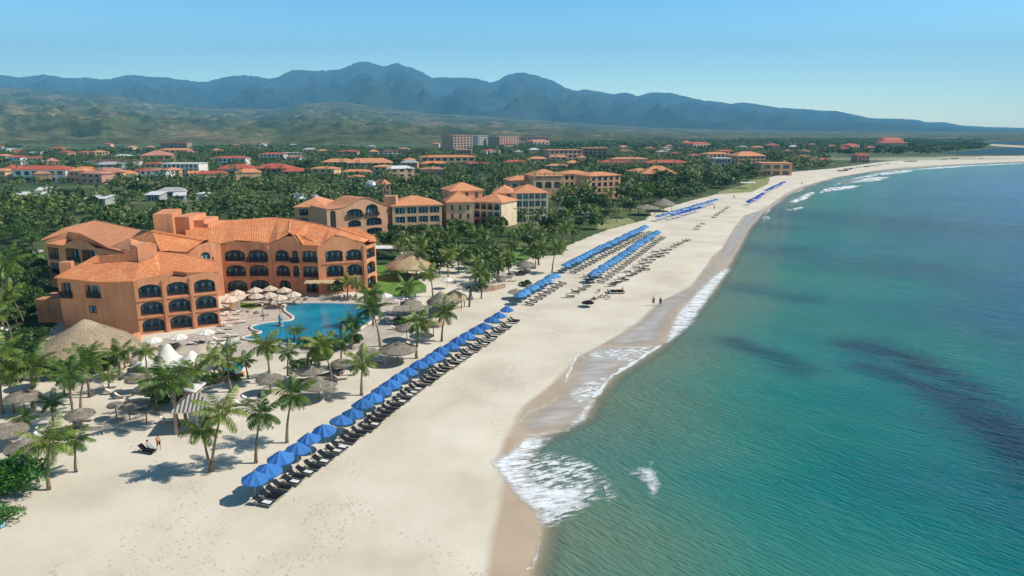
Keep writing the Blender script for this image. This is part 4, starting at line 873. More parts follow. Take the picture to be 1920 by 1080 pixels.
# ============================================================ VEGETATION
def palm_crown(seed,L=2.9,nf=22,nl=17,wid=0.13):
    r=np.random.RandomState(seed); Vs=[];Fs=[]; vb=0
    for k in range(nf):
        az=k*2.399+r.uniform(-.3,.3); age=(k+.5)/nf
        el0=math.radians(78-95*age**0.9+r.uniform(-9,9)); Lk=L*r.uniform(.85,1.1)*(0.75+.25*math.sin(math.pi*min(1,age+.25)))
        droop=math.radians(r.uniform(55,85))*(0.55+0.6*age); sway=r.uniform(-.35,.35)
        n=nl; ds=Lk/n; p=np.array([0,0,0.1]); el=el0; a=az; pts=[p.copy()]; dirs=[]
        for i in range(n):
            t=(i+.5)/n; e=el0-droop*t**1.25; a2=az+sway*t
            d=np.array([math.cos(e)*math.cos(a2),math.cos(e)*math.sin(a2),math.sin(e)]); dirs.append(d); p=p+d*ds; pts.append(p.copy())
        pts=np.array(pts); tw=r.uniform(-.5,.5)
        for i in range(n):
            d=dirs[i]; t=(i+.5)/n; c=(pts[i]+pts[i+1])/2
            side=np.cross(d,[0,0,1.0]); side/=max(1e-6,np.linalg.norm(side)); up=np.cross(side,d)
            s0=side*.028*(1.3-t); Vs+= [pts[i]-s0,pts[i]+s0,pts[i+1]+s0*.9,pts[i+1]-s0*.9]; Fs.append([vb,vb+1,vb+2,vb+3]); vb+=4
            if i<2: continue
            ll=L*.30*math.sin(math.pi*(0.12+.83*t))**.7
            for sg in (-1,1):
                dd=side*sg*(.85)+d*(.45+.5*t)-up*(.35+.25*age+r.uniform(-.15,.25)+tw*sg*.4); dd/=np.linalg.norm(dd)
                w_=d*wid*.5*r.uniform(.8,1.2); b0=c+d*r.uniform(-.03,.03); m_=b0+dd*ll*.55-np.array([0,0,.02]); tip=b0+dd*ll-np.array([0,0,ll*.22])
                Vs+=[b0-w_*.6,b0+w_*.6,m_+w_,m_-w_]; Fs.append([vb,vb+1,vb+2,vb+3]); vb+=4
                Vs+=[m_-w_,m_+w_,tip+w_*.25,tip-w_*.25]; Fs.append([vb,vb+1,vb+2,vb+3]); vb+=4
    return np.array(Vs),np.array(Fs)
def palm_template(seed,h,L=2.9,nf=22,nl=17,wid=.13,lean=0.6,loc=(0,-500,0)):
    root=empty('palm_tree',loc); r=random.Random(seed)
    a=r.uniform(0,6.28); pts=[];rs=[]
    for i in range(9):
        t=i/8; pts.append((math.cos(a)*lean*(t**1.7)+.05*math.sin(t*9),math.sin(a)*lean*(t**1.7),h*t)); rs.append(.11*(1-t)**2+.115-.03*t)
    mb=MB(); mb.tube(pts,rs,7); t_=mb.build('trunk',M['bark'],root,True,sub=False); 
    V,Fq=palm_crown(seed,L,nf,nl,wid); V=V+np.array(pts[-1]); c=npmesh('crown',V,Fq,M['palm'],parent=root)
    return root,h,pts[-1]
PT=[palm_template(101+i,h,L,nf,nl,w_,ln) for i,(h,L,nf,nl,w_,ln) in enumerate([(5,3.0,15,22,.12,.5),(6,3.2,17,22,.12,1.1),(7,3.3,14,22,.12,.4),(5.5,3.1,18,21,.12,.3),(8,3.3,15,21,.13,1.5),(4,2.7,14,19,.12,.3),(6.5,3.2,13,22,.12,1.6),(5,3.2,16,22,.12,.8)])]
PTF=[palm_template(201+i,h,L,nf,8,.36,ln) for i,(h,L,nf,ln) in enumerate([(6,3.0,16,.5),(8,3.2,18,.9),(7,3.2,15,1.3)])]
def leafcloud(r,n,rad,size,cen=(0,0,0),shell=.55,lumps=7,squash=.75,quad=True):
    cs=[(np.array(cen)+np.array([r.normal(0,.42)*rad,r.normal(0,.42)*rad,r.uniform(-.35,.55)*rad*squash]),rad*r.uniform(.38,.62)) for _ in range(lumps)]
    V=np.zeros((n*4,3)); 
    for i in range(n):
        c,rr=cs[i%lumps]; d=r.normal(size=3); d/=np.linalg.norm(d); 
        if d[2]<-.5: d[2]*=-.6
        p=c+d*rr*(r.uniform(shell,1.0)**.5)*np.array([1,1,squash+.1]); nn=d+r.normal(0,.45,3); nn/=np.linalg.norm(nn)
        a=np.cross(nn,r.normal(size=3)); a/=np.linalg.norm(a); b_=np.cross(nn,a); s=size*r.uniform(.6,1.3)
        V[i*4]=p-a*s; V[i*4+1]=p-b_*s*.55; V[i*4+2]=p+a*s; V[i*4+3]=p+b_*s*.55
    return V,np.arange(n*4).reshape(n,4),cs
def tree_template(seed,h,rad,n,size,mat,name='broadleaf_tree',squash=.75,loc=(0,-500,0),lumps=8):
    root=empty(name,loc); r=np.random.RandomState(seed)
    V,Fq,cs=leafcloud(r,n,rad,size,(0,0,h-rad*.62),.5,lumps,squash); npmesh('crown',V,Fq,mat,parent=root)
    mb=MB(); z0=h-rad*1.2; mb.tube([(0,0,-.1),(.1,.05,z0*.5),(.05,-.1,max(z0,.6))],[.28,.2,.16],7)
    for c,rr in cs[:6]: mb.bar((.05,-.1,max(z0,.6)-.1),tuple(c),.12,5,.04)
    mb.build('trunk',M['trunk'],root,sub=False)
    return root,h,rad
TT=[tree_template(301+i,h,rd,n,s,M['leaf'],lumps=lm) for i,(h,rd,n,s,lm) in enumerate([(7,3.2,900,.36,9),(6,3.6,950,.38,10),(8,3.4,900,.38,8),(5,2.8,700,.34,7),(6.5,4.2,1100,.40,12)])]
def place(tpl,p,h,rz,label,group,cat,used=set()):
    root,h0,_=tpl; c=root if root.name not in used else copy_tree(root); used.add(root.name)
    c.location=(p[0],p[1],p[2] if len(p)>2 else 0); c.rotation_euler=(0,0,rz); s=h/h0; c.scale=(s,s,s) if .75<s<1.3 else (max(.8,min(1.25,s)),)*2+(s,)
    for k in ('label','category','group'): 
        if k in c: del c[k]
    tag(c,label,cat,group); return c
def palm_px(bx,by,cy,label,group,k=None,cx=None):
    b=G(bx,by); h=max(2.0,hgt(b,bx,cy)); pool=PT if b.y<230 else PTF
    best=sorted(range(len(pool)),key=lambda i:abs(pool[i][1]-h)+rnd.uniform(0,1.3))[0] if k is None else k
    tpl=pool[best]; rz=rnd.uniform(0,6.28)
    if cx is not None and abs(cx-bx)>3:
        dx=(cx-bx)/pxs(b); tx,ty,_=tpl[2]; rz=(0 if dx>0 else math.pi)-math.atan2(ty,tx)
    return place(tpl,b,h,rz,label,group,'palm tree')
NEARP=[
(225,712,664,222,'palm touching the right eave of the big thatched roof'),(350,770,712,346,'dense palm left behind the striped gazebo roof'),(432,735,680,430,'palm right of the striped gazebo near the orange garden wall'),(590,712,655,594,'palm leaning over the stone wall terrace'),(700,610,555,698,'palm at the far right corner of the pool'),(92,918,832,105,'leaning coconut palm with pale sunlit trunk beside the leafy bush, lower left'),
(143,885,826,150,'bushy low coconut palm directly right of the leaning palm near the leafy bush'),
(394,885,808,382,'left stem of the slender twin palms in front of the striped gazebo'),
(399,884,775,408,'right taller stem of the slender twin palms in front of the striped gazebo'),
(480,868,778,492,'coconut palm with drooping fronds closest to the first blue umbrellas'),
(538,830,742,549,'tall coconut palm just behind the one with drooping fronds, near the umbrella row'),
(678,741,682,684,'coconut palm touching the blue umbrella row, halfway along it'),
(781,672,606,785,'slim coconut palm standing inside the umbrella row beyond its middle'),
(828,640,586,846,'thin palm leaning right toward the far half of the umbrella row'),
(713,650,580,715,'tall palm at the right end of the large swimming pool'),
(660,655,606,667,'broad palm in front of the right edge of the large swimming pool'),
(623,718,650,618,'palm by the stone wall between the pool and the umbrella row'),
(507,718,648,505,'palm in front of the left part of the large pool'),
(540,705,662,537,'bushy palm between the left pool palm and the stone wall'),
(465,710,676,462,'palm standing right of the small round pool'),
(403,708,668,402,'narrow upright palm left of the small round pool'),
(276,705,662,278,'palm growing in front of the white tent'),
(334,800,716,322,'tall dark palm directly left of the striped gazebo roof'),
(296,770,722,292,'palm next to the small grey thatch hut'),
(375,752,694,374,'dense palm behind the striped gazebo roof'),
(168,745,672,173,'palm with bent trunk right of the big thatched roof centre'),
(62,765,690,66,'palm left of the big thatched roof, over the sand'),
(5,775,668,8,'tall palm cut by the left edge, below the big thatched roof'),
(135,758,712,138,'palm below the left side of the big thatched roof'),
(101,800,756,98,'dark palm with long low fronds, above the leaning palm'),
(52,820,784,54,'thin small palm between two grey thatch umbrellas at the left'),
(28,660,572,28,'tall bright palm at the left of the hotel wall'),
(6,625,500,4,'tallest palm at the left edge beside the hotel'),
(45,610,548,48,'dark palm behind the tall bright one left of the hotel'),
(-12,690,590,-12,'palm mostly outside the left edge near the big thatched roof'),
(760,590,542,762,'palm between the lawn and the pair of thatch cones'),
(652,560,528,650,'spreading palm against the terracotta hotel beside the lawn'),
(668,562,534,672,'second spreading palm against the terracotta hotel beside the lawn'),
(812,556,512,812,'palm just above the pair of grey thatch cones'),
(880,575,512,888,'palm on the sand near the white lounge chair'),
(903,560,520,900,'palm left of the second umbrella row'),
(1035,512,466,1037,'lone palm at the beach edge before the third umbrella row'),
(840,520,478,842,'palm right of the tan conical thatch roof'),
(780,520,470,790,'palm right behind the tan conical thatch roof'),
(640,690,640,645,'short palm beside the stone wall right of the pool garden'),
(552,640,627,556,'low palm bush at the front rim of the large pool'),
(427,690,655,432,'low palm beside the small round pool, behind it'),
(235,690,655,238,'low palm at the right foot of the big thatched roof'),
(205,735,705,206,'small palm on sand in front of the big thatched roof'),
]
for bx,by,cy,cx,lab in NEARP: palm_px(bx,by,cy,lab,None,None,cx)
# keep-out test against the buildings' footprints (world boxes) and open sand
BB=[]
for o in C.objects:
    if o.type=='MESH' and o.parent and o.name.split('.')[0]=='wall':
        pts=np.array([v.co for v in o.data.vertices])+np.array(orgof(o)); BB.append((pts[:,0].min()-1,pts[:,0].max()+1,pts[:,1].min()-1.5,pts[:,1].max()+1))
BB=np.array(BB)
def free(x,y): return not ((BB[:,0]<x)&(x<BB[:,1])&(BB[:,2]<y)&(y<BB[:,3])).any()
def inpx(px,py,poly): return bool(inpoly(np.array([[px,py]],float),np.array(poly,float))[0])
GROVE=[(705,470),(760,455),(830,440),(900,440),(960,430),(1010,420),(1100,410),(1180,398),(1200,405),(1160,420),(1110,432),(1060,465),(1040,500),(985,512),(950,530),(905,535),(860,530),(820,520),(770,500),(720,488)]
COAST=[(1035,400),(1100,360),(1200,345),(1300,335),(1440,318),(1440,326),(1395,340),(1345,358),(1285,372),(1215,392),(1180,402),(1100,412),(1035,415)]
BEHIND=[(-20,400),(100,395),(560,395),(560,380),(540,425),(500,402),(390,402),(380,398),(250,398),(180,410),(70,440),(70,475),(-20,470)]
LEFT=[(-30,480),(75,500),(80,560),(70,620),(-30,640)]
def scatter(poly,n,fn,mind):
    xs=[p[0] for p in poly]; yy=[p[1] for p in poly]; pts=[]; tries=0
    while len(pts)<n and tries<n*60:
        tries+=1; px=rnd.uniform(min(xs),max(xs)); py=rnd.uniform(min(yy),max(yy))
        if not inpx(px,py,poly): continue
        p=G(px,py)
        if not free(p.x,p.y): continue
        if any((p.x-q[0])**2+(p.y-q[1])**2<mind**2 for q in pts): continue
        pts.append((p.x,p.y)); fn(p)
    return len(pts)
g1='palms of the grove between the hotel lawn and the beach umbrellas'
def f_grove(p): 
    pool=PT if p.y<230 else PTF; t=rnd.choice(pool); place(t,p,t[1]*rnd.uniform(.7,1.0),rnd.uniform(0,6.28),'coconut palm in the dense grove between the hotel lawn and the beach umbrellas',g1,'palm tree')
n_g=scatter(GROVE,58,f_grove,4.2)
def f_grovet(p): t=rnd.choice(TT); place(t,p,t[1]*rnd.uniform(.6,.95),rnd.uniform(0,6.28),'round leafy tree under the palms of the grove near the cream hotels','leafy trees inside the palm grove','tree')
n_gt=scatter(GROVE,40,f_grovet,5.0)
def f_coast(p):
    if rnd.random()<.45: t=rnd.choice(PTF); place(t,p,t[1]*rnd.uniform(.9,1.3),rnd.uniform(0,6.28),'tall palm in the coastal wood above the far umbrella rows','palms of the coastal wood','palm tree')
    else: t=rnd.choice(TT); place(t,p,t[1]*rnd.uniform(.9,1.4),rnd.uniform(0,6.28),'dark broadleaf tree in the coastal wood above the far umbrella rows','broadleaf trees of the coastal wood','tree')
n_c=scatter(COAST,78,f_coast,5.5)
def f_beh(p):
    if rnd.random()<.18: t=rnd.choice(PTF); place(t,p,t[1]*rnd.uniform(.8,1.1),rnd.uniform(0,6.28),'palm rising among the trees behind the terracotta hotel','palms behind the terracotta hotel','palm tree')
    else: t=rnd.choice(TT); place(t,p,t[1]*rnd.uniform(.6,1.0),rnd.uniform(0,6.28),'green broadleaf tree in the belt behind the terracotta hotel','broadleaf trees behind the terracotta hotel','tree')
n_b=scatter(BEHIND,74,f_beh,5.0)
def f_left(p):
    t=rnd.choice(TT[:4]); place(t,p,t[1]*rnd.uniform(.5,.8),rnd.uniform(0,6.28),'dark leafy tree in the shaded garden left of the hotel','trees in the shaded garden left of the hotel','tree')
n_l=scatter(LEFT,44,f_left,2.6)
LP=[(-30,725),(60,735),(110,745),(200,735),(240,745),(180,780),(150,810),(60,805),(-40,830)]
def f_lp(p): t=rnd.choice(PT); place(t,p,t[1]*rnd.uniform(.7,1.0),rnd.uniform(0,6.28),'coconut palm in the crowded palms below the big thatched roof','palms crowded below the big thatched roof','palm tree')
n_lp=scatter(LP,5,f_lp,3.4)
lpp=sorted([o for o in C.objects if o.get('group')=='palms crowded below the big thatched roof'],key=lambda o:o.location.x/o.location.y)
for i,o in enumerate(lpp): o['label']='coconut palm in the sandy garden below the big thatched roof, %s from the left'%ordw(i)
def f_dk(p): t=rnd.choice(TT[:4]); place(t,p,2.6*rnd.uniform(.8,1.3),rnd.uniform(0,6.28),'low dark leafy tree in the dense planting left of the big thatched roof','low trees left of the big thatched roof','tree')
scatter([(-30,640),(75,635),(100,670),(60,700),(-30,720)],14,f_dk,2.4)
# leafy bush at the lower left and garden shrubs
def bush(loc,rad,h,n,size,label,group=None,mat='bush',name='leafy_bush',seed=1,lumps=9):
    root=empty(name,loc,0,label,'bush',group); r=np.random.RandomState(seed)
    V,Fq,cs=leafcloud(r,n,rad,size,(0,0,h*.45),.45,lumps,h/rad*.6); V[:,2]=np.maximum(V[:,2],.03); npmesh('foliage',V,Fq,M[mat],parent=root)
    mb=MB()
    for c,rr in cs[:5]: mb.bar((0,0,0),tuple(c),.07,5,.03)
    mb.build('stem',M['trunk'],root,sub=False); return root
bush(G(10,928),3.1,3.6,6500,.15,'large bright green leafy bush on the sand in the lower left corner',seed=5,lumps=12)
bush(G(-12,985),1.6,1.6,2200,.13,'small leafy bush in front of the large corner bush',seed=6)
bush(G(35,905),1.8,1.8,2200,.13,'right hand shoulder bush touching the large corner bush',seed=8)
for i,(px,py,r_,h,lab) in enumerate([(590,648,2.2,1.3,'low dark shrub on the front rim of the large pool'),(620,652,1.8,1.1,'small shrub right of the dark pool rim shrub'),(565,690,2.2,1.6,'yellowish shrub by the stone wall'),(605,672,1.8,1.2,'shrub behind the stone wall near the pool'),
    (430,712,2.4,1.0,'low hedge plant in front of the small round pool'),(395,716,2.2,1.4,'dark shrub left of the small round pool'),(470,560,1.4,.8,'small shrub on the paving by the little lawn'),(635,552,2.6,2.2,'dense shrub against the hotel wall beside the lawn'),(690,540,1.6,1.2,'small shrub at the hotel corner by the lawn'),(120,700,2.6,2.0,'dark shrub at the left foot of the big thatched roof'),
    (70,705,2.4,2.0,'dark shrub further left of the big thatched roof'),(20,720,2.6,2.2,'dark shrub at the far left below the palms'),(190,690,2.0,1.6,'leafy shrub under the right eave of the big thatched roof'),(895,545,2.0,1.8,'shrub beside the leaning palm near the second umbrella row'),(350,730,1.8,1.5,'light green shrub behind the striped gazebo'),
    (300,750,1.6,1.2,'light green shrub left of the striped gazebo'),(985,535,1.6,.9,'yellow green shrub at the end of the second umbrella row'),(800,485,2.2,1.6,'shrub behind the tan conical thatch roof'),(755,606,1.6,1.3,'shrub by the right end of the pool'),(670,640,1.8,1.3,'shrub at the right front corner of the pool')]):
    bush(G(px,py),r_,h,650,.22,lab,'garden shrubs of the resort','leaf' if i%3 else 'bush','shrub',40+i,6)

# the wood of the plain: beyond the individually built trees, one mass
def wood():
    r=np.random.RandomState(77); Vt=[];Ft=[];At=[]; vb=0
    protos=[]
    for k in range(5):
        V,Fq,_=leafcloud(np.random.RandomState(500+k),95,1.0,.30,(0,0,.75),.5,6,.75); protos.append(V)
    pal=[]
    for k in range(3):
        V,Fq=palm_crown(600+k,1.0,11,5,.16); pal.append(V)
    N1=7200; cnt=0
    vegP=VEG
    cand=[]
    # near band, by true ground area
    y=np.sqrt(r.uniform(225**2,1050**2,26000)); x=y*r.uniform(-.80,.45,26000)
    ok=inpoly(np.stack([x,y],1),VEG)&(sdf(np.stack([x,y],1),VEG)>2)
    x,y=x[ok],y[ok]
    for a,b_ in zip(x,y):
        if cnt>=N1: break
        nval=mnoise.noise(Vector((a*.012,b_*.012,3.3)))+.5*mnoise.noise(Vector((a*.04,b_*.04,1.3)))
        if nval<-.13: continue
        if not free(a,b_): continue
        if ((BB[:,0]-3<a)&(a<BB[:,1]+3)&(BB[:,2]-16<b_)&(b_<BB[:,2])).any() and r.rand()<.4: continue
        q=G  # pixel tests: keep individually planted belts and clearings free
        d=(b_*ct+H*st); px=960+F*a/d; py=540-F*((-H)*ct+b_*st)/d
        if b_<330 and (inpx(px,py,GROVE) or inpx(px,py,COAST) or inpx(px,py,BEHIND)): continue
        if inpx(px,py,LAWNZ) : continue
        dx_=(BB[:,0]-6<a)&(a<BB[:,1]+6)&(b_<BB[:,2])&(b_>BB[:,2]-b_*.19)
        low=dx_.any()
        if low and r.rand()<.08: continue
        if cnt%5<2 and not (low and r.rand()<.8):
            V=pal[cnt%3]; s=r.uniform(2.8,3.8); h=r.uniform(5,9.5); vv=V*s*np.array([1,1,1])+np.array([a,b_,h])
            c_,s_=math.cos(cnt),math.sin(cnt)
            Vt.append(vv); 
            # trunk as thin quads
            tq=np.array([[a-.14,b_,0],[a+.14,b_,0],[a+.1,b_,h],[a-.1,b_,h]]); Vt.append(tq); m_=len(V)+4
        else:
            V=protos[cnt%5]; s=r.uniform(2.2,4.6)*(1 if b_<600 else 1.2)*(.78 if low else 1); an=r.uniform(0,6.28); c_,s_=math.cos(an),math.sin(an)
            vv=np.stack([V[:,0]*c_-V[:,1]*s_,V[:,0]*s_+V[:,1]*c_,V[:,2]*r.uniform(.75,1.15)],1)*s+np.array([a,b_,.2]); vv[:,2]=np.maximum(vv[:,2],0); Vt.append(vv); m_=len(V)
        At.append(np.full(m_,r.uniform(0,1)*.6+.4*(nval+.5))); cnt+=1
    # far band: bigger clumps
    y=np.sqrt(r.uniform(1050**2,2500**2,14000)); x=y*r.uniform(-.80,.80,14000); ok=(sdf(np.stack([x,y],1),VEG)>6)&(y<1350+1500*np.clip((x/y+.1)/.25,0,1)+150*np.sin(x*.01)); x,y=x[ok],y[ok]
    LAG=[pl(q) for q in ([(1735,289),(1800,282),(1850,277),(1935,272),(2200,268),(2200,290)],[(1800,266),(1830,266),(1900,261),(2200,259),(2200,280),(1880,277)])]
    far=[]
    for k in range(3):
        V,Fq,_=leafcloud(np.random.RandomState(700+k),30,1.0,.5,(0,0,.5),.5,5,.6); far.append(V)
    for a,b_ in zip(x,y):
        if any(inpoly(np.array([[a,b_]]),q)[0] for q in LAG): continue
        nval=mnoise.noise(Vector((a*.004,b_*.004,3.3)))
        if nval<-.12-.25*max(0,min(1,(a+b_*.5)/(b_*.5))) : continue
        if not free(a,b_): continue
        V=far[cnt%3]; s=r.uniform(5,9.5)
        if ((BB[:,0]-10<a)&(a<BB[:,1]+10)&(b_<BB[:,2])&(b_>BB[:,2]-b_*.12)).any(): s*=.5
        Vt.append(V*s*np.array([1,1,.62])*1.0+np.array([a,b_,0.])); At.append(np.full(len(V),r.uniform(0,1)*.6+.4*(nval+.5))); cnt+=1
    V=np.concatenate(Vt); A=np.concatenate(At); Fq=np.arange(len(V)).reshape(-1,4)
    return npmesh('woodland',V,Fq,M['farleaf'],{'var':A})
LAWNZ=[(0,352),(0,372),(130,372),(200,362),(560,392),(540,372),(480,368),(300,372),(120,366)]
tag(wood(),kind='stuff')
print('COUNTS',n_lp,n_g,n_gt,n_c,n_b,n_l)
# ============================================================ RESORT OBJECTS
# ---- pools
def smooth_poly(px,n=6):
    P=pl(px,0); m=len(P); o=[]
    for i in range(m):
        p0,p1,p2,p3=P[i-1],P[i],P[(i+1)%m],P[(i+2)%m]
        for k in range(n):
            t=k/n; o.append(.5*((2*p1)+(-p0+p2)*t+(2*p0-5*p1+4*p2-p3)*t*t+(-p0+3*p1-3*p2+p3)*t**3))
    return np.array(o)
def pool(px,label,n=5,rim=.55):
    W_=smooth_poly(px,n); c=W_.mean(0); root=empty('swimming_pool',(c[0],c[1],0),0,label,'swimming pool')
    m=len(W_)
    tan=np.roll(W_,-1,0)-np.roll(W_,1,0); nn=np.stack([tan[:,1],-tan[:,0]],1); nn/=np.linalg.norm(nn,axis=1)[:,None]+1e-9
    area=0.5*np.sum(W_[:,0]*np.roll(W_[:,1],-1)-W_[:,1]*np.roll(W_[:,0],-1))
    if area<0: nn=-nn
    O=W_+nn*rim; mb=MB(); zt=.24; zi=.07
    vs=[(p[0],p[1],zi-.3) for p in W_]+[(p[0],p[1],zt) for p in W_]+[(p[0],p[1],zt) for p in O]+[(p[0],p[1],0) for p in O]
    mb.add(vs,[(k*m+i,k*m+(i+1)%m,(k+1)*m+(i+1)%m,(k+1)*m+i) for k in range(3) for i in range(m)]); mb.build('coping',M['coping'],root,True)
    tr=tessellate_polygon([[Vector((p[0],p[1],0)) for p in W_]]); mb=MB(); mb.add([(p[0],p[1],.11) for p in W_],[tuple(t) for t in tr]); mb.build('water',M['poolwater'],root)
M['coping']=simple('pool_coping',(0.62,0.53,0.43),0.8,0.1,1.0)
m,nt,b=newmat('pool_water'); g=N(nt,'NewGeometry'); pos=g.outputs['Position']
r_=ramp(nt,[(0.35,(0.0,0.17,0.30)),(0.65,(0.01,0.30,0.42))],nz(0.12,3)); nt.links.new(r_.outputs[0],b.inputs['Base Color']); b.inputs['Roughness'].default_value=.08; b.inputs['IOR'].default_value=1.33
bp=N(nt,'Bump'); bp.inputs['Distance'].default_value=.05; nt.links.new(nz(1.5,3,vec=mapv(R(20),(.6,1.4,1))),bp.inputs['Height']); nt.links.new(bp.outputs[0],b.inputs['Normal']); M['poolwater']=m
pool([(538,574),(536,583),(545,590),(552,596),(545,602),(512,605),(490,608),(474,613),(476,619),(492,624),(470,630),(456,635),(478,639),(520,643),(560,647),(610,649),(648,645),(664,634),(672,618),(690,606),(704,594),(706,580),(685,573),(640,570),(590,569),(555,570)],'large blue free form swimming pool in front of the terracotta hotel')
pool([(414,686),(432,682),(450,684),(454,692),(446,702),(428,700),(416,694)],'small round turquoise pool behind low hedge on the left',4,.45)

# ---- beach umbrella (blue) and its copies
def canopy_mesh(mb,R_,zr,zt,n=8,val=.12,sag=.16,off=(0,0)):
    vs=[(off[0],off[1],zt)]; fs=[]
    rings=[.35,.7,1.0]
    for ri,f in enumerate(rings):
        for k in range(n*2):
            t=math.pi*k/n; ridge=(k%2==0); q=R_*f*(1.0 if ridge else .955); z=zt-(zt-zr)*(f**1.12)-(0 if ridge else sag*f*(1.0 if f<1 else .5)); vs.append((off[0]+q*math.cos(t),off[1]+q*math.sin(t),z))
    m=n*2
    for k in range(m):
        fs.append((0,1+k,1+(k+1)%m))
        for ri in range(2): a=1+ri*m; fs.append((a+k,a+m+k,a+m+(k+1)%m,a+(k+1)%m))
    b0=len(vs); 
    for k in range(m): v=vs[1+2*m+k]; vs.append((v[0],v[1],v[2]-val))
    for k in range(m): a=1+2*m; fs.append((a+k,b0+k,b0+(k+1)%m,a+(k+1)%m))
    mb.add(vs,fs)
def mk_umbrella(mat,R_=1.38,zr=2.25,zt=3.05,name='beach_umbrella',pole='pole',cat='umbrella'):
    root=empty(name,(0,-500,0)); mb=MB(); canopy_mesh(mb,R_,zr,zt); mb.build('canopy',mat,root,sub=False)
    mb=MB(); mb.bar((0,0,-.1),(0,0,zt+.02),.035,7); mb.build('pole',M[pole],root,sub=False)
    mb=MB(); mb.lathe((0,0,zt),[(.05,0),(.06,.05),(.02,.14)],6); mb.build('finial',M[pole],root,sub=False)
    mb=MB()
    for k in range(8): t=math.pi*k/4; mb.bar((0,0,zt-.08),(R_*.97*math.cos(t),R_*.97*math.sin(t),zr-.03),.014,4)
    mb.build('rib_frame',M['steel'],root,sub=False); return root
def mk_lounger(mat,rails,name='sun_lounger',up=.55,cushion=True):
    root=empty(name,(0,-500,0))      # head at -x, feet at +x
    f=MB()
    for y in (-.31,.31): f.box((.0,y,.30),(1.95,.05,.06))
    for x_ in (-.95,-.3,.35,.95): f.box((x_,0,.30),(.05,.62,.05))
    f.build('frame',rails,root,sub=False)
    for x_ in (-.75,.8):
        for y in (-.30,.30): l=MB(); l.box((x_,y,.14),(.06,.05,.3)); l.build('leg',rails,root,sub=False)
    s=MB(); s.box((.3,0,.375),(1.32,.60,.09)); 
    for k in range(6): s.box((-.25+.22*k,0,.425),(.20,.58,.02))
    s.build('seat_cushion',mat,root,sub=False)
    a=math.radians(38); c_,s_=math.cos(a),math.sin(a); bk=MB(); L=.78; x0,z0=-.38,.37
    P=[(x0,z0),(x0-L*c_,z0+L*s_),(x0-L*c_-.08*s_,z0+L*s_-.08*c_),(x0-.08*s_,z0-.08*c_)]
    bk.add([(p[0],-.30,p[1]+.06) for p in P]+[(p[0],.30,p[1]+.06) for p in P],[(0,1,2,3),(7,6,5,4),(0,4,5,1),(1,5,6,2),(2,6,7,3),(3,7,4,0)]); bk.build('backrest',mat,root,sub=False)
    return root
UB=mk_umbrella(M['blue']); LG=mk_lounger(M['navy'],M['pole']); LW=mk_lounger(M['whitecloth'],M['pole'])
# lighter copies for the far rows: one mesh, no parts
def far_mesh(kind):
    mb=MB()
    if kind=='u': canopy_mesh(mb,1.5,1.95,2.7,n=6); mb.bar((0,0,0),(0,0,2.3),.05,4)
    else:
        mb.box((.2,0,.32),(1.5,.62,.12)); mb.box((-.75,0,.55),(.62,.62,.1)); 
        for x_ in (-.7,.8): mb.box((x_,0,.13),(.08,.5,.26))
    return mb
def once(): 
    s=set()
    def f(root):
        if root.name in s: return copy_tree(root)
        s.add(root.name); return root
    return f
take=once()
def put(src,p,rz,label,cat,group=None,s=1.0):
    c=take(src); c.location=(p[0],p[1],p[2] if len(p)>2 else 0); c.rotation_euler=(0,0,rz); c.scale=(s,s,s)
    for k in ('label','category','group'):
        if k in c: del c[k]
    return tag(c,label,cat,group)
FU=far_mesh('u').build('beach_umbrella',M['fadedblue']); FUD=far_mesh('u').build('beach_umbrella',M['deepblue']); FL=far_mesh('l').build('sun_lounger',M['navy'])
for o in (FU,FUD,FL): o.location=(0,-500,0)
lr=random.Random(5)
def row(name,p0,p1,n,near,lng,umb=None,skip=(),z=2.2,jit=.12,pts=None):
    z=2.6 if near else z
    a=G(p0[0],p0[1],z); b_=G(p1[0],p1[1],z); a=Vector((a.x,a.y,0)); b_=Vector((b_.x,b_.y,0)); d=(b_-a).normalized(); side=Vector((d.y,-d.x,0)); ang=math.atan2(side.y,side.x)
    for i in range(n):
        if i in skip: continue
        p0_=a+(b_-a)*(i/(n-1))
        if pts: p0_=G(pts[i][0],pts[i][1],z); p0_.z=0
        p=p0_+Vector((lr.uniform(-jit,jit),lr.uniform(-jit,jit),0))
        o=put(UB if near else (umb or FU),p,lr.uniform(0,.8),'blue beach umbrella, %s from the near end of the %s'%(ordw(i),name),'umbrella','blue beach umbrellas of the '+name)
        o.rotation_euler=(R(lr.uniform(-5,5)),R(lr.uniform(-6,6)),lr.uniform(0,.8)); q_=lr.uniform(.93,1.07); o.scale=(q_,q_,lr.uniform(.94,1.06))
        for k in range(lng):
            q=p+side*(1.45+lr.uniform(-.15,.15))+d*((k-.5)*1.15+lr.uniform(-.08,.08)) if lng>1 else p+side*2.0
            w_=('nearer','farther')[k] if lng>1 else 'only'
            o=put(LG if near else FL,q,ang+lr.uniform(-.06,.06),'dark lounger, %s one at the %s umbrella of the %s'%(w_,ordw(i),name),'sun lounger','dark loungers of the '+name)
            if near and lr.random()<.42:
                tw=MB(); tw.box((0,0,0),(.9,.5,.03)); t_=tw.build('beach_towel',M['towel']); t_.location=(q.x+math.cos(ang)*.35,q.y+math.sin(ang)*.35,.452); t_.rotation_euler=(0,0,ang)
                tag(t_,'white towel spread on the %s lounger at the %s umbrella of the %s'%(w_,ordw(i),name),'towel')
FRONT=[(473,891),(501,873),(528,855),(556,838),(583,820),(609,803),(635,785),(658,770),(680,756),(697,743),(716,730),(732,717),(749,706),(766,695),(785,683),(799,673),(813,664),(829,655),(844,646),(860,636),(875,627),(890,617),(907,607),(921,597),(936,588),(951,578)]
row('front row',(475,888),(952,576),26,True,2,pts=FRONT,jit=.08)
row('second row',(975,551),(1040,514),9,False,1)
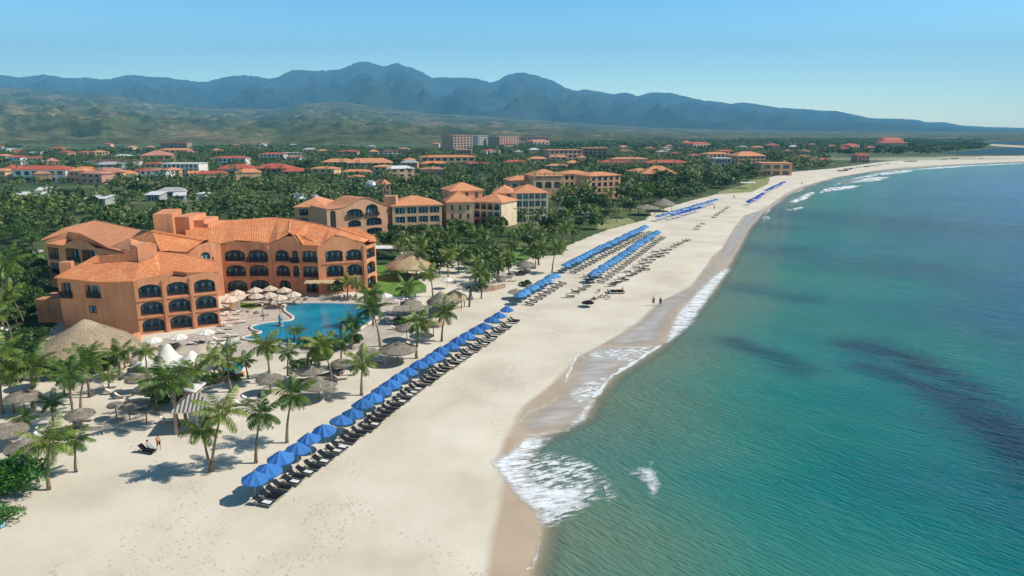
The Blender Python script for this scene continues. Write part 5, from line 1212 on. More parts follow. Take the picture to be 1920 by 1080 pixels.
row('third row',(1060,495),(1209,424),28,False,1)
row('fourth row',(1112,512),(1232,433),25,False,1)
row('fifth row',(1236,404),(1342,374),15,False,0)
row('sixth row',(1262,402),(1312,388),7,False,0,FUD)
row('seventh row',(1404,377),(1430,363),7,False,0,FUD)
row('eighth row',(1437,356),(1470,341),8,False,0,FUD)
# two large low umbrellas lying by the second row; lone canopies
big=mk_umbrella(M['greythatch'],1.9,1.5,2.2,'beach_umbrella','wood')
put(big,G(968,560),0,'grey brown umbrella left of the near end of the second row','umbrella')
put(mk_umbrella(M['blackcloth'],1.3,.9,1.35,'beach_umbrella','darkwood'),G(1102,575),0,'small low black umbrella nearest the camera among the dark loungers','umbrella')
# dark loungers toward the water
LD=mk_lounger(M['blackcloth'],M['darkwood'])
dk=[(1069,558),(1079,550),(1091,545),(1100,539),(1107,532),(1104,527),(1121,522),(1100,520),(1159,531),(1165,524),(1172,527),(1180,519),(1188,516),(1196,511),(1176,511),(1203,506),(1210,501),(1193,503),(1203,496),(1216,494),(1223,489),(1208,489),(1218,484),(1232,483),(1238,477),(1226,480),(1243,471),(1254,470),(1262,465),(1249,476),(1268,461),(1275,458),(1240,482),(1284,454),(1290,452),(1148,537),(1152,532),(1310,426),(1305,431),(1317,421),(1228,474),(1212,507)]
for i,(px,py) in enumerate(sorted(dk,key=lambda q:-q[1])):
    put(LD,G(px,py),lr.uniform(-.25,.45),'low black lounger on open sand, %s from the near end towards the water'%ordw(i),'sun lounger','black loungers scattered between the blue rows and the water')
ex=[(1338,409),(1342,405),(1346,402),(1351,399),(1356,396),(1361,392),(1365,389)]
for i,(px,py) in enumerate(ex): put(FL,G(px,py),.3,'dark lounger in the short far line on the beach, %s from its near end'%ordw(i),'sun lounger','short far line of dark loungers')
# white framed double daybed with dark cushions
def daybed(p,rz,label):
    r=empty('daybed',p,rz,label,'daybed'); f=MB(); f.box((0,0,.3),(3.6,2.6,.12)); f.box((-1.75,0,.55),(.1,2.6,.5)); f.build('frame',M['whitecloth'],r,sub=False)
    for x_ in (-.85,.85):
        for y in (-.65,.6): c=MB(); c.box((x_,y,.42),(1.5,1.0,.14)); c.build('cushion',M['blackcloth'],r,sub=False)
    for x_ in (-1.7,1.7):
        for y in (-1.2,1.2): l=MB(); l.box((x_,y,.14),(.08,.08,.3)); l.build('leg',M['whitecloth'],r,sub=False)
daybed(G(1156,549),.1,'white framed daybed with black cushions on the open beach')
# heap of folded wooden beach chairs
def chair(p,rz,label,mat):
    r=empty('folding_chair',p,rz,label,'beach chair','folded wooden chairs heaped on the sand')
    f=MB()
    for y in (-.3,.3): f.bar((-.5,y,.02),(.35,y,.75),.03,4); f.bar((.45,y,.02),(-.45,y,.62),.03,4)
    f.bar((-.45,-.3,.62),(-.45,.3,.62),.025,4); f.bar((.35,-.3,.75),(.35,.3,.75),.025,4); f.build('frame',M['wood'],r,sub=False)
    s=MB(); s.add([(-.42,-.27,.6),(.0,-.27,.22),(.0,.27,.22),(-.42,.27,.6)],[(0,1,2,3)]); s.add([(.0,-.27,.22),(.33,-.27,.72),(.33,.27,.72),(.0,.27,.22)],[(0,1,2,3)]); s.build('sling',M[mat],r,sub=False)
for i,(px,py,rz,mt) in enumerate([(1106,567,.2,'towel'),(1113,564,1.0,'red'),(1119,562,2.0,'towel'),(1124,560,.4,'beigecloth'),(1131,558,2.6,'red'),(1137,557,1.3,'towel'),(1141,561,.1,'beigecloth'),(1122,549,.9,'towel')]):
    chair(G(px,py),rz,'folding beach chair, %s from the left in the heap on the sand'%ordw(i),mt)

# ---- thatch
def thatch(px_apex,py_apex,wpx,lab,mat='greythatch',eave=2.3,ratio=.42,name='thatch_umbrella',posts=1,cat='thatch umbrella',group=None,strand=900,hang=.25):
    # place: the eave ring centre lies under the apex
    z=eave+1.2
    for _ in range(6):
        p=G(px_apex,py_apex,z); Rm=wpx/2/pxs(Vector((p.x,p.y,eave))); z=eave+Rm*ratio
    p=G(px_apex,py_apex,z); r=empty(name,(p.x,p.y,0),0,lab,cat,group); rr=random.Random(int(px_apex*7+py_apex)); h=z-eave
    prof=[(Rm,eave-hang),(Rm*1.02,eave-.02),(Rm*.84,eave+h*.22),(Rm*.6,eave+h*.45),(Rm*.34,eave+h*.69),(Rm*.12,eave+h*.92),(.05,z+.05)]
    n=max(14,int(Rm*9)); mb=MB(); vs=[]
    for (q,zz) in prof:
        for k in range(n):
            t=2*math.pi*k/n; j=1+rr.uniform(-.025,.025); vs.append((q*j*math.cos(t),q*j*math.sin(t),zz+rr.uniform(-.05,.05)*(1 if q>.1 else 0)))
    m_=len(prof); mb.add(vs,[(i*n+k,i*n+(k+1)%n,(i+1)*n+(k+1)%n,(i+1)*n+k) for i in range(m_-1) for k in range(n)]+[tuple(range((m_-1)*n,m_*n))])
    # straw bundles lying down the slope, ragged at the eave
    for k in range(strand):
        t=rr.uniform(0,6.283); f0=rr.uniform(.1,1)**.6; ln=rr.uniform(.12,.28)*max(1,Rm*.35); q=Rm*f0
        def zz(q):
            f=min(1,q/Rm); return np.interp(f,[0,.12,.34,.6,.84,1.02],[z+.05,eave+h*.92,eave+h*.69,eave+h*.45,eave+h*.22,eave])-max(0,q/Rm-1)*1.6*Rm
        w_=rr.uniform(.02,.05)*max(1,Rm*.4); q2=q+ln; c_,s_=math.cos(t),math.sin(t); o=rr.uniform(.03,.09)
        mb.add([(q*c_+s_*w_,q*s_-c_*w_,zz(q)+o*.4),(q*c_-s_*w_,q*s_+c_*w_,zz(q)+o*.4),(q2*c_-s_*w_*.6,q2*s_+c_*w_*.6,zz(q2)+o),(q2*c_+s_*w_*.6,q2*s_-c_*w_*.6,zz(q2)+o)],[(0,1,2,3)])
    mb.build('thatch_roof',M[mat],r,sub=False)
    if posts==1: mb=MB(); mb.bar((0,0,-.1),(0,0,z-.1),.08,6); mb.build('pole',M['wood'],r,sub=False)
    else:
        for k in range(posts): t=2*math.pi*k/posts+.3; mb=MB(); mb.bar((Rm*.8*math.cos(t),Rm*.8*math.sin(t),-.1),(Rm*.8*math.cos(t),Rm*.8*math.sin(t),eave+h*.2),.11,6); mb.build('post',M['wood'],r,sub=False)
    return r,Rm,p
bigp,BR,bp_=thatch(158,599,162,'huge round thatched roof pavilion in front of the hotel end wall','thatch',3.3,.62,'thatched_pavilion',12,'pavilion',None,5200,.5)
mb=MB(); mb.lathe((0,0,0),[(BR*.45,0),(BR*.45,1.15),(BR*.5,1.2),(BR*.5,1.28)],20); mb.build('bar_counter',M['wood'],bigp,sub=False)
thatch(768,471,86,'tan conical thatch pavilion at the end of the hotel lawn','tanthatch',3.0,.62,'thatched_pavilion',8,'pavilion',None,2200,.4)
thatch(826,546,52,'grey steep thatch cone, left one of the pair by the beach','greythatch',2.2,.75,'thatched_pavilion',6,'pavilion',None,1300,.4)
thatch(852,543,46,'paler thatch cone, right one of the pair by the beach','tanthatch',2.2,.6,'thatched_pavilion',6,'pavilion',None,1100,.4)
thatch(985,487,34,'dark grey thatch umbrella between the grove and the second umbrella row','greythatch',2.3,.6,group=None,cat='thatch umbrella',strand=500)
thatch(1245,372,44,'brown thatch pavilion above the far umbrella rows','greythatch',3.0,.5,'thatched_pavilion',6,'pavilion',None,500)
thatch(1213,383,44,'dark thatch pavilion left of the brown one above the far umbrella rows','greythatch',3.0,.3,'thatched_pavilion',6,'pavilion',None,500)
for i,(px,py,w_,lab,mt) in enumerate([
 (258,700,46,'grey thatch hut roof nearest the white tent','greythatch'),(280,716,58,'shaggy grey thatch hut roof right behind the low loungers','greythatch'),
 (8,793,72,'grey thatch umbrella cut by the left edge','greythatch'),(48,822,74,'grey thatch umbrella just above the large corner bush','greythatch'),
 (40,731,60,'grey thatch umbrella under the left palms','greythatch'),(148,766,50,'pale thatch umbrella shading two dark loungers at the left','greythatch'),
 (505,700,50,'grey thatch umbrella under the front left pool palm','greythatch'),(580,684,52,'grey thatch umbrella behind the stone wall','greythatch'),(596,706,68,'wide grey thatch umbrella in front of the stone wall','greythatch'),
 (690,652,44,'small dark thatch umbrella at the right front corner of the pool','greythatch'),(745,640,70,'wide grey thatch umbrella left of the slim inside palm','greythatch'),
 (812,598,44,'beige square looking thatch umbrella left of the thin leaning palm','tanthatch'),(762,606,44,'pale thatch umbrella with bent shade right of the pool','greythatch'),
 (640,672,40,'little thatch umbrella between wall and pool garden','greythatch'),(770,560,40,'grey thatch shade left of the pair of cones','greythatch'),
 (60,690,50,'brown thatch umbrella left of the big thatched roof','greythatch'),(215,755,26,'tiny thatch sunshade on the sand, left of three','greythatch'),(240,758,26,'tiny thatch sunshade on the sand, middle of three','greythatch'),(272,764,26,'tiny thatch sunshade on the sand, right of three','greythatch')]):
    thatch(px,py,w_,lab,mt,2.2 if w_>30 else 1.9,.42 if w_>30 else .25,strand=700 if w_>40 else 350,group='small thatch umbrellas of the resort')
# flat thatch awning on posts at the hotel
def awning(px0,px1,py,z,dep,lab,mat,name='thatch_awning',tilt=.5):
    a=G(px0,py,z); b_=G(px1,py,z); c=(a+b_)/2; r=empty(name,(c.x,c.y,0),math.atan2((b_-a).y,(b_-a).x),lab,'awning'); L=(b_-a).length; rr=random.Random(int(px0)); mb=MB()
    nx=14; vs=[];fs=[]
    for j in range(4):
        for i in range(nx): vs.append((-L/2+L*i/(nx-1)+rr.uniform(-.1,.1),dep*(j/3-.0)+rr.uniform(-.15,.15),z+tilt*math.sin(math.pi*(j/3))*.6+rr.uniform(-.06,.06)))
    k0=len(vs); vs+=[(v[0],v[1],v[2]-.18) for v in vs]
    for j in range(3):
        for i in range(nx-1): a_=j*nx+i; fs+=[(a_,a_+1,a_+nx+1,a_+nx),(k0+a_,k0+a_+nx,k0+a_+nx+1,k0+a_+1)]
    for i in range(nx-1): fs+=[(i,k0+i,k0+i+1,i+1),(3*nx+i,3*nx+i+1,k0+3*nx+i+1,k0+3*nx+i)]
    for j in range(3): fs+=[(j*nx,(j+1)*nx,k0+(j+1)*nx,k0+j*nx),(j*nx+nx-1,k0+j*nx+nx-1,k0+(j+1)*nx+nx-1,(j+1)*nx+nx-1)]
    mb.add(vs,fs); mb.build('roof',M[mat],r,sub=False)
    for x_ in (-L/2+.3,L/2-.3):
        for y in (.3,dep-.3): p_=MB(); p_.bar((x_,y,0),(x_,y,z),.09,6); p_.build('post',M['wood'],r,sub=False)
awning(570,622,531,3.1,3.4,'ragged flat thatch awning on posts against the hotel by the pool','tanthatch')
awning(735,790,583,2.7,4,'long grey shade roof left of the pair of thatch cones','greythatch')
awning(700,760,466,3.2,5,'pale shade roof behind the lawn beside the hotel corner','whitecloth','shade_roof')
awning(775,840,471,3.2,4,'white shade roof among the palms right of the tan cone','whitecloth','shade_roof')
awning(1092,1116,400,4.2,8,'grey tent like roof among the coastal trees','greyroof','shade_roof')
awning(1390,1418,343,3.5,6,'pale shelter roof beside the dry lawn near the beach','whitecloth','shade_roof')
# ---- gazebo with striped roof
gp=G(372,800); gz=empty('gazebo',gp,.18,'square gazebo with striped grey white roof and heavy posts on the sand','gazebo')
m,nt,b=newmat('striped_roofing'); uv=N(nt,'UVMap'); sp_=N(nt,'SeparateXYZ'); nt.links.new(uv.outputs[0],sp_.inputs[0]); st_=ramp(nt,[(0.45,(0.46,0.43,0.38)),(0.55,(0.09,0.08,0.07))],mth(nt,'FRACT',mth(nt,'DIVIDE',sp_.outputs[0],.46))); nt.links.new(st_.outputs[0],b.inputs['Base Color']); b.inputs['Roughness'].default_value=.7; M['stripe']=m
hw=2.35; mb=MB(); E=[Vector((gp.x+x_,gp.y+y,2.9)) for x_,y in ((-hw,-hw),(hw,-hw),(hw,hw),(-hw,hw))]; ap0,ap1=Vector((gp.x-.5,gp.y,4.3)),Vector((gp.x+.6,gp.y,4.3))
mb.slope([E[0],E[1],ap1,ap0],.1); mb.slope([E[1],E[2],ap1],.1); mb.slope([E[2],E[3],ap0,ap1],.1); mb.slope([E[3],E[0],ap0],.1); mb.build('roof',M['stripe'],gz)
for x_ in (-1.9,1.9):
    for y in (-1.9,1.9): p_=MB(); p_.box((gp.x+x_,gp.y+y,1.45),(.32,.32,2.9)); p_.build('post',M['brown'],gz)
mb=MB(); mb.box((gp.x+.9,gp.y+.5,1.0),(1.9,2.4,2.0)); mb.build('counter',M['grey'],gz); mb=MB(); mb.box((gp.x-.9,gp.y+1.7,1.2),(1.2,.15,2.3)); mb.build('screen',M['towel'],gz)
aw=MB(); p_=G(355,735,2.9); q_=G(372,742,2.9)
rs=empty('hut',G(352,760),0,'small hut with white edged slanted roof right behind the striped gazebo','hut'); c_=G(352,760)
mb=MB(); mb.box((c_.x,c_.y,1.3),(2.6,2.4,2.6)); mb.build('wall',M['brown'],rs); mb=MB(); mb.slope([(c_.x-1.8,c_.y-1.7,3.4),(c_.x+1.9,c_.y-1.7,2.5),(c_.x+1.9,c_.y+1.7,2.5),(c_.x-1.8,c_.y+1.7,3.4)],.14); mb.build('roof',M['whiteroof'],rs); mb=MB(); mb.box((c_.x-.3,c_.y-1.25,1.0),(.9,.08,1.9)); mb.build('door',M['darkwood'],rs)
# ---- white tent
tp_=G(318,690); tn=empty('tent',tp_,0,'draped white fabric tent with one high peak, left of the small round pool','tent')
rr=random.Random(4); vs=[];fs=[]; nx,ny=26,14; Lx,Ly=9.5,5.0
for j in range(ny):
    for i in range(nx):
        u,v=i/(nx-1)*2-1,j/(ny-1)*2-1; z=1.2+2.6*math.exp(-((u+.05)**2/.07+(v-.1)**2/.35))+1.5*math.exp(-((u-.72)**2/.05+v*v/.5))+1.0*math.exp(-((u+.8)**2/.06+v*v/.5))+.12*math.sin(u*19+v*4)*(1-abs(v)*.4); z*=1-.28*abs(v)**3
        vs.append((u*Lx/2,v*Ly/2*(1-.15*abs(u)),z*(1-.35*max(0,abs(u)-.85)/.15)))
fs=[(j*nx+i,j*nx+i+1,(j+1)*nx+i+1,(j+1)*nx+i) for j in range(ny-1) for i in range(nx-1)]
mb=MB(); mb.add(vs,fs); mb.build('fabric',M['whitecloth'],tn,True,sub=False)
for u,v,h in ((-.05,.1,3.9),(.72,0,2.8),(-.8,0,2.3),(-.98,-.9,1.1),(.98,-.9,1.1),(0,-.95,1.1)): p_=MB(); p_.bar((u*Lx/2,v*Ly/2*(1-.15*abs(u)),0),(u*Lx/2,v*Ly/2*(1-.15*abs(u)),h*.97),.05,5); p_.build('pole',M['pole'],tn,sub=False)
# second beige sail right of it
tp2=G(372,676); t2=empty('sail_canopy',tp2,.1,'low beige fabric canopy joined right of the white tent','canopy'); vs=[]
for j in range(8):
    for i in range(14): u,v=i/13*2-1,j/7*2-1; vs.append((u*3.6,v*2.0,1.6+.7*(1-u*u)*(1-.5*v*v)+.1*math.sin(u*7)))
mb=MB(); mb.add(vs,[(j*14+i,j*14+i+1,(j+1)*14+i+1,(j+1)*14+i) for j in range(7) for i in range(13)]); mb.build('fabric',M['beigecloth'],t2,True,sub=False)
for u in (-1,1):
    for v in (-1,1): p_=MB(); p_.bar((u*3.5,v*1.9,0),(u*3.5,v*1.9,1.62),.05,5); p_.build('pole',M['pole'],t2,sub=False)
# ---- beige market umbrellas and tables at the hotel
UW=mk_umbrella(M['beigecloth'],1.6,1.95,2.75,'market_umbrella'); UWW=mk_umbrella(M['whitecloth'],1.5,2.0,2.6,'market_umbrella')
def tableset(p,lab,i):
    r=empty('round_table',p,0,lab,'table','cafe tables under the hotel umbrellas'); mb=MB(); mb.lathe((0,0,0),[(.55,.72),(.55,.76)],12); mb.build('table_top',M['towel'],r,sub=False); mb=MB(); mb.lathe((0,0,0),[(.28,0),(.28,.04),(.05,.08),(.05,.72)],8); mb.build('leg',M['frame'],r,sub=False)
def cafechair(p,rz,lab,mat='wood'):
    r=empty('cafe_chair',p,rz,lab,'chair','chairs of the hotel terrace'); s=MB(); s.box((0,0,.45),(.45,.45,.06)); s.build('seat',M[mat],r,sub=False); s=MB(); s.box((-.22,0,.75),(.05,.45,.55)); s.build('backrest',M[mat],r,sub=False)
    for x_ in (-.19,.19):
        for y in (-.19,.19): l=MB(); l.box((x_,y,.21),(.04,.04,.42)); l.build('leg',M[mat],r,sub=False)
MU=[(444,543,'leftmost front'),(478,538,'second left rear'),(506,535,'middle rear'),(532,538,'right rear'),(550,546,'rightmost front'),(480,549,'second left front'),(505,547,'middle front'),(430,556,'low far left'),(524,552,'right front')]
for i,(px,py,w_) in enumerate(MU):
    p=G(px,py,2.75); p.z=0; put(UW,p,.2*i,'beige terrace umbrella, %s one of the group at the hotel arches'%w_,'umbrella','beige umbrellas at the hotel arches'); tableset((p.x+.9,p.y-.3,0),'white round table beside the %s beige terrace umbrella'%w_,i)
    cafechair((p.x+1.7,p.y-.5,0),.3,'wooden chair right of the table at the %s beige umbrella'%w_); cafechair((p.x+.3,p.y-1.2,0),1.9,'wooden chair in front of the table at the %s beige umbrella'%w_)
for px,py,w_ in [(285,632,'white umbrella at the left ground floor arch of the front hotel wing'),(333,626,'white umbrella at the middle ground floor arch of the front hotel wing'),(385,617,'white umbrella at the right ground floor arch of the front hotel wing'),(722,549,'white umbrella at the far edge of the pool near the lawn'),(838,520,'white umbrella among the palms right of the lawn'),(790,470,'white umbrella behind the tan conical roof'),(2,612,'white umbrella half cut by the left edge')]:
    p=G(px,py,2.6); p.z=0; put(UWW,p,.3,w_,'umbrella','white umbrellas around the hotel')
# white loungers around the pool and in the garden
WL=[(628,560,1.4),(638,559,1.5),(648,558,1.5),(658,558,1.6),(668,557,1.6),(697,560,1.4),(708,562,1.3),(575,562,1.9),(560,564,1.9),(505,563,.2),(520,566,.2),(535,563,.2),(440,600,.5),(452,606,.6),(420,625,.4),(436,632,.3),(412,640,.2),(428,580,.2),(720,600,.1),(735,608,.1),(745,618,.2),(760,575,.1),(800,575,.1),(775,585,.2),(735,590,.1),
    (215,738,.4),(232,746,.4),(250,755,.4),(262,768,.4),(205,728,.4),(318,792,.3),(160,790,.1),(152,800,.1),(88,812,.2),(85,822,.2),(600,725,.2),(640,712,.3),(652,705,.3),(690,685,.2),(706,680,.2),(760,655,.1),(775,650,.1),(795,640,.1),(455,760,.2),(470,752,.2),(900,545,.1),(862,560,.1),(905,520,.2),(925,512,.1),(945,520,.2),(960,512,.1),(930,505,.3),(948,500,.2),(905,535,.2),(960,528,.1)]
for i,(px,py,rz) in enumerate(WL):
    zone='by the pool' if 410<px<790 and py<650 else ('on the sand left of the gazebo' if px<330 else ('between garden and umbrella row' if px<800 else 'beside the grove near the second umbrella row'))
    n_=sum(1 for q in WL if ('by the pool' if 410<q[0]<790 and q[1]<650 else ('on the sand left of the gazebo' if q[0]<330 else ('between garden and umbrella row' if q[0]<800 else 'beside the grove near the second umbrella row')))==zone and q[0]<px)
    put(LW,G(px,py),rz,'white lounger %s, %s from the left'%(zone,ordw(n_)),'sun lounger','white loungers around the resort')
# more terrace furniture between pool and hotel: low tables with chairs
for i,(px,py) in enumerate([(420,612),(432,618),(412,602),(447,590),(425,592),(400,650),(380,655),(360,650),(430,650),(445,643),(745,570),(760,566)]):
    p=G(px,py); tableset(p,'white round table on the paving near the pool, %s from the list of open ones'%ordw(i) if 0 else 'bare round table on the pool paving, %s open air table from the left'%ordw(sorted([420,432,412,447,425,400,380,360,430.5,445,745,760]).index(px if px!=430 else 430.5)),i)
# ---- rocks and the garden wall
def rock(p,s,lab,grp,seed):
    rr=random.Random(seed); mb=MB(); vs=[]; 
    for zi,(rz,q) in enumerate(((-.05,1.0),(.3,1.05),(.62,.8),(.85,.4))):
        for k in range(7): t=2*math.pi*k/7+.2*zi; w_=q*s*rr.uniform(.75,1.2); vs.append((p[0]+w_*math.cos(t),p[1]+w_*.8*math.sin(t),s*rz*rr.uniform(.85,1.15)))
    mb.add(vs,[(i*7+k,i*7+(k+1)%7,(i+1)*7+(k+1)%7,(i+1)*7+k) for i in range(3) for k in range(7)]+[tuple(range(21,28))])
    o=mb.build('rock',M['stone'],None); tag(o,lab,'rock',grp)
k=0
for (x0,y0,x1,y1,n,s,lab,grp) in [(305,654,395,646,16,.65,'grey rock in the border between the white tent and the hotel wing','rocks of the border behind the white tent'),(568,640,660,656,14,.6,'pale rock of the front rim of the large pool','rocks along the front rim of the large pool'),(225,668,262,690,8,.6,'brown rock beside the right foot of the big thatched roof','rocks beside the big thatched roof'),(930,528,1000,505,14,.8,'grey boulder in the rough patch beside the second umbrella row','boulders beside the second umbrella row'),(455,586,500,592,7,.45,'small rock left of the pool by the statue','small rocks left of the pool')]:
    for i in range(n):
        t=i/(n-1); px=x0+(x1-x0)*t+lr.uniform(-4,4); py=y0+(y1-y0)*t+lr.uniform(-3,3); rock(G(px,py),s*lr.uniform(.6,1.4),lab,grp,k); k+=1
def lowwall(pts,h,th,lab,mat):
    c=G(*pts[0]); r=MB()
    for a,b_ in zip(pts,pts[1:]):
        p,q=G(*a),G(*b_); d=(q-p); r.box(((p.x+q.x)/2,(p.y+q.y)/2,h/2),(d.length+th*.8,th,h),math.atan2(d.y,d.x))
    o=r.build('garden_wall',M[mat],None); tag(o,lab,'wall')
lowwall([(560,722),(600,712),(640,700),(622,690)],.6,.9,'low grey stone wall of the garden terrace right of the pool palms','stone')
lowwall([(410,716),(440,712),(455,705)],.7,.5,'low orange garden wall below the small round pool','salmon')
lowwall([(235,650),(262,640)],1.6,.5,'short orange wall beside the big thatched roof','orange')
lowwall([(905,548),(925,545),(945,540)],1.0,.5,'short brown wall right of the leaning palm near the second row','brown')
lowwall([(404,655),(425,648),(445,646)],.8,.3,'white low parapet between hotel wing and pool','white')
# statue and small sign by the pool
sp=G(527,612); r=empty('statue',sp,0,'blue grey abstract statue standing at the left rim of the large pool','statue'); mb=MB(); mb.lathe((0,0,0),[(.5,0),(.5,.3),(.42,.35)],10); mb.build('plinth',M['stone'],r,sub=False)
mb=MB(); mb.lathe((0,0,.35),[(.3,0),(.48,.4),(.28,.8),(.45,1.2),(.35,1.6),(.2,1.9),(.05,2.1)],10,.18,random.Random(3)); mb.build('figure',M['curtain'],r,sub=False)
sp=G(432,586); r=empty('banner',sp,0,'small white and yellow banner on a post by the little lawn','banner'); mb=MB(); mb.bar((0,0,0),(0,0,2.2),.05,5); mb.build('pole',M['wood'],r,sub=False); mb=MB(); mb.box((1.0,0,1.5),(1.9,.05,1.1)); mb.build('cloth',M['towel'],r,sub=False); M['yellow']=simple('yellow_paint',(.65,.5,.08),.7); mb=MB(); mb.box((.35,-.04,1.6),(.6,.03,.8)); mb.build('patch',M['yellow'],r,sub=False)
for px,py,lab in [(494,601,'lamp post on the paving left of the large pool'),(526,597,'lamp post at the upper left rim of the large pool')]:
    r=empty('lamp_post',G(px,py),0,lab,'lamp post'); mb=MB(); mb.bar((0,0,0),(0,0,2.9),.06,6,.04); mb.build('pole',M['darkwood'],r,sub=False); mb=MB(); mb.lathe((0,0,2.9),[(.1,0),(.2,.1),(.2,.3),(.05,.42)],8); mb.build('lantern',M['towel'],r,sub=False)
# white hanging chair frame near the second row
sp=G(882,560); r=empty('swing_seat',sp,.1,'white framed swing seat on the sand right of the paler thatch cone','swing seat'); mb=MB()
for y in (-.9,.9): mb.bar((-.3,y,0),(0,y,2.0),.05,5); mb.bar((.5,y,0),(0,y,2.0),.05,5)
mb.bar((0,-.9,2),(0,.9,2),.05,5); mb.build('frame',M['frame'],r,sub=False); mb=MB(); mb.box((.1,0,.55),(.6,1.4,.1)); mb.box((-.2,0,.9),(.1,1.4,.6)); mb.build('seat',M['towel'],r,sub=False)
# white domes / dishes
def dome(px,py,w_,lab,tilt,name):
    p=G(px,py); Rm=w_/2/pxs(p); r=empty(name,p,0,lab,'dome'); mb=MB(); vs=[];n,m_=22,7
    for j in range(m_):
        f=j/(m_-1)*math.pi/2
        for k in range(n): t=2*math.pi*k/n; vs.append((Rm*math.cos(t)*math.cos(f),Rm*math.sin(t)*math.cos(f),Rm*1.0*math.sin(f)+3.5))
    mb.add(vs,[(j*n+k,j*n+(k+1)%n,(j+1)*n+(k+1)%n,(j+1)*n+k) for j in range(m_-1) for k in range(n)]); mb.build('shell',M['steel'],r,True,sub=False)
    mb=MB()
    for k in range(0,n,2): 
        t=2*math.pi*k/n
        for j in range(m_-1):
            f,g_=j/(m_-1)*math.pi/2,(j+1)/(m_-1)*math.pi/2; q=Rm*1.015
            mb.bar((q*math.cos(t)*math.cos(f),q*math.sin(t)*math.cos(f),q*math.sin(f)+3.5),(q*math.cos(t)*math.cos(g_),q*math.sin(t)*math.cos(g_),q*math.sin(g_)+3.5),.09,4)
    mb.build('rib_frame',M['whitecloth'],r,sub=False); mb=MB(); mb.lathe((0,0,0),[(Rm*.98,0),(Rm*.98,3.5)],20); mb.build('drum_wall',M['white'],r,sub=False)
dome(560,392,34,'silver ribbed dome among trees left of the orange wavy hotel',0,'dome_building')
dome(697,362,24,'white curved shell building behind the hotel turret',0,'dome_building')
dome(590,392,26,'lower second silver dome right of the first',0,'dome_building')
# boats and light clutter far along the beach
def boat(p,rz,L,lab,mat):
    r=empty('beached_boat',p,rz,lab,'boat','boats and rafts beached near the curve'); mb=MB(); st=[(-.5,.10,.35),(-.3,.19,.22),(0,.22,.18),(.3,.17,.22),(.5,.02,.42)]; vs=[]
    for (x_,w_,zb) in st: vs+=[(x_*L,-w_*L*.6,.75+abs(x_)*.6),(x_*L,0,zb-.1),(x_*L,w_*L*.6,.75+abs(x_)*.6)]
    mb.add(vs,[(i*3+k,i*3+k+1,i*3+k+4,i*3+k+3) for i in range(4) for k in range(2)]+[(0,1,2)]); mb.build('hull',M[mat],r,sub=False); mb=MB()
    for x_ in (-.2,.1): mb.box((x_*L,0,.65),(.25,.2*L,.06))
    mb.build('thwart',M['wood'],r,sub=False)
for i,(px,py,rz,L) in enumerate([(1590,318,.3,9),(1600,316,.3,8),(1612,314,.25,9),(1625,313,.3,8),(1640,311,.2,10),(1652,309,.3,9),(1580,321,.2,10),(1665,307,.3,9),(1703,303,.1,12),(1712,303,.2,10),(1840,298,.1,8),(1772,299,.1,10),(1790,298,.1,10)]):
    boat(G(px,py),rz,L,'pale boat on the far beach curve, %s from the left'%ordw(sorted([1590,1600,1612,1625,1640,1652,1580,1665,1703,1712,1840,1772,1790]).index(px)),'whitecloth' if i%3 else 'blackcloth')

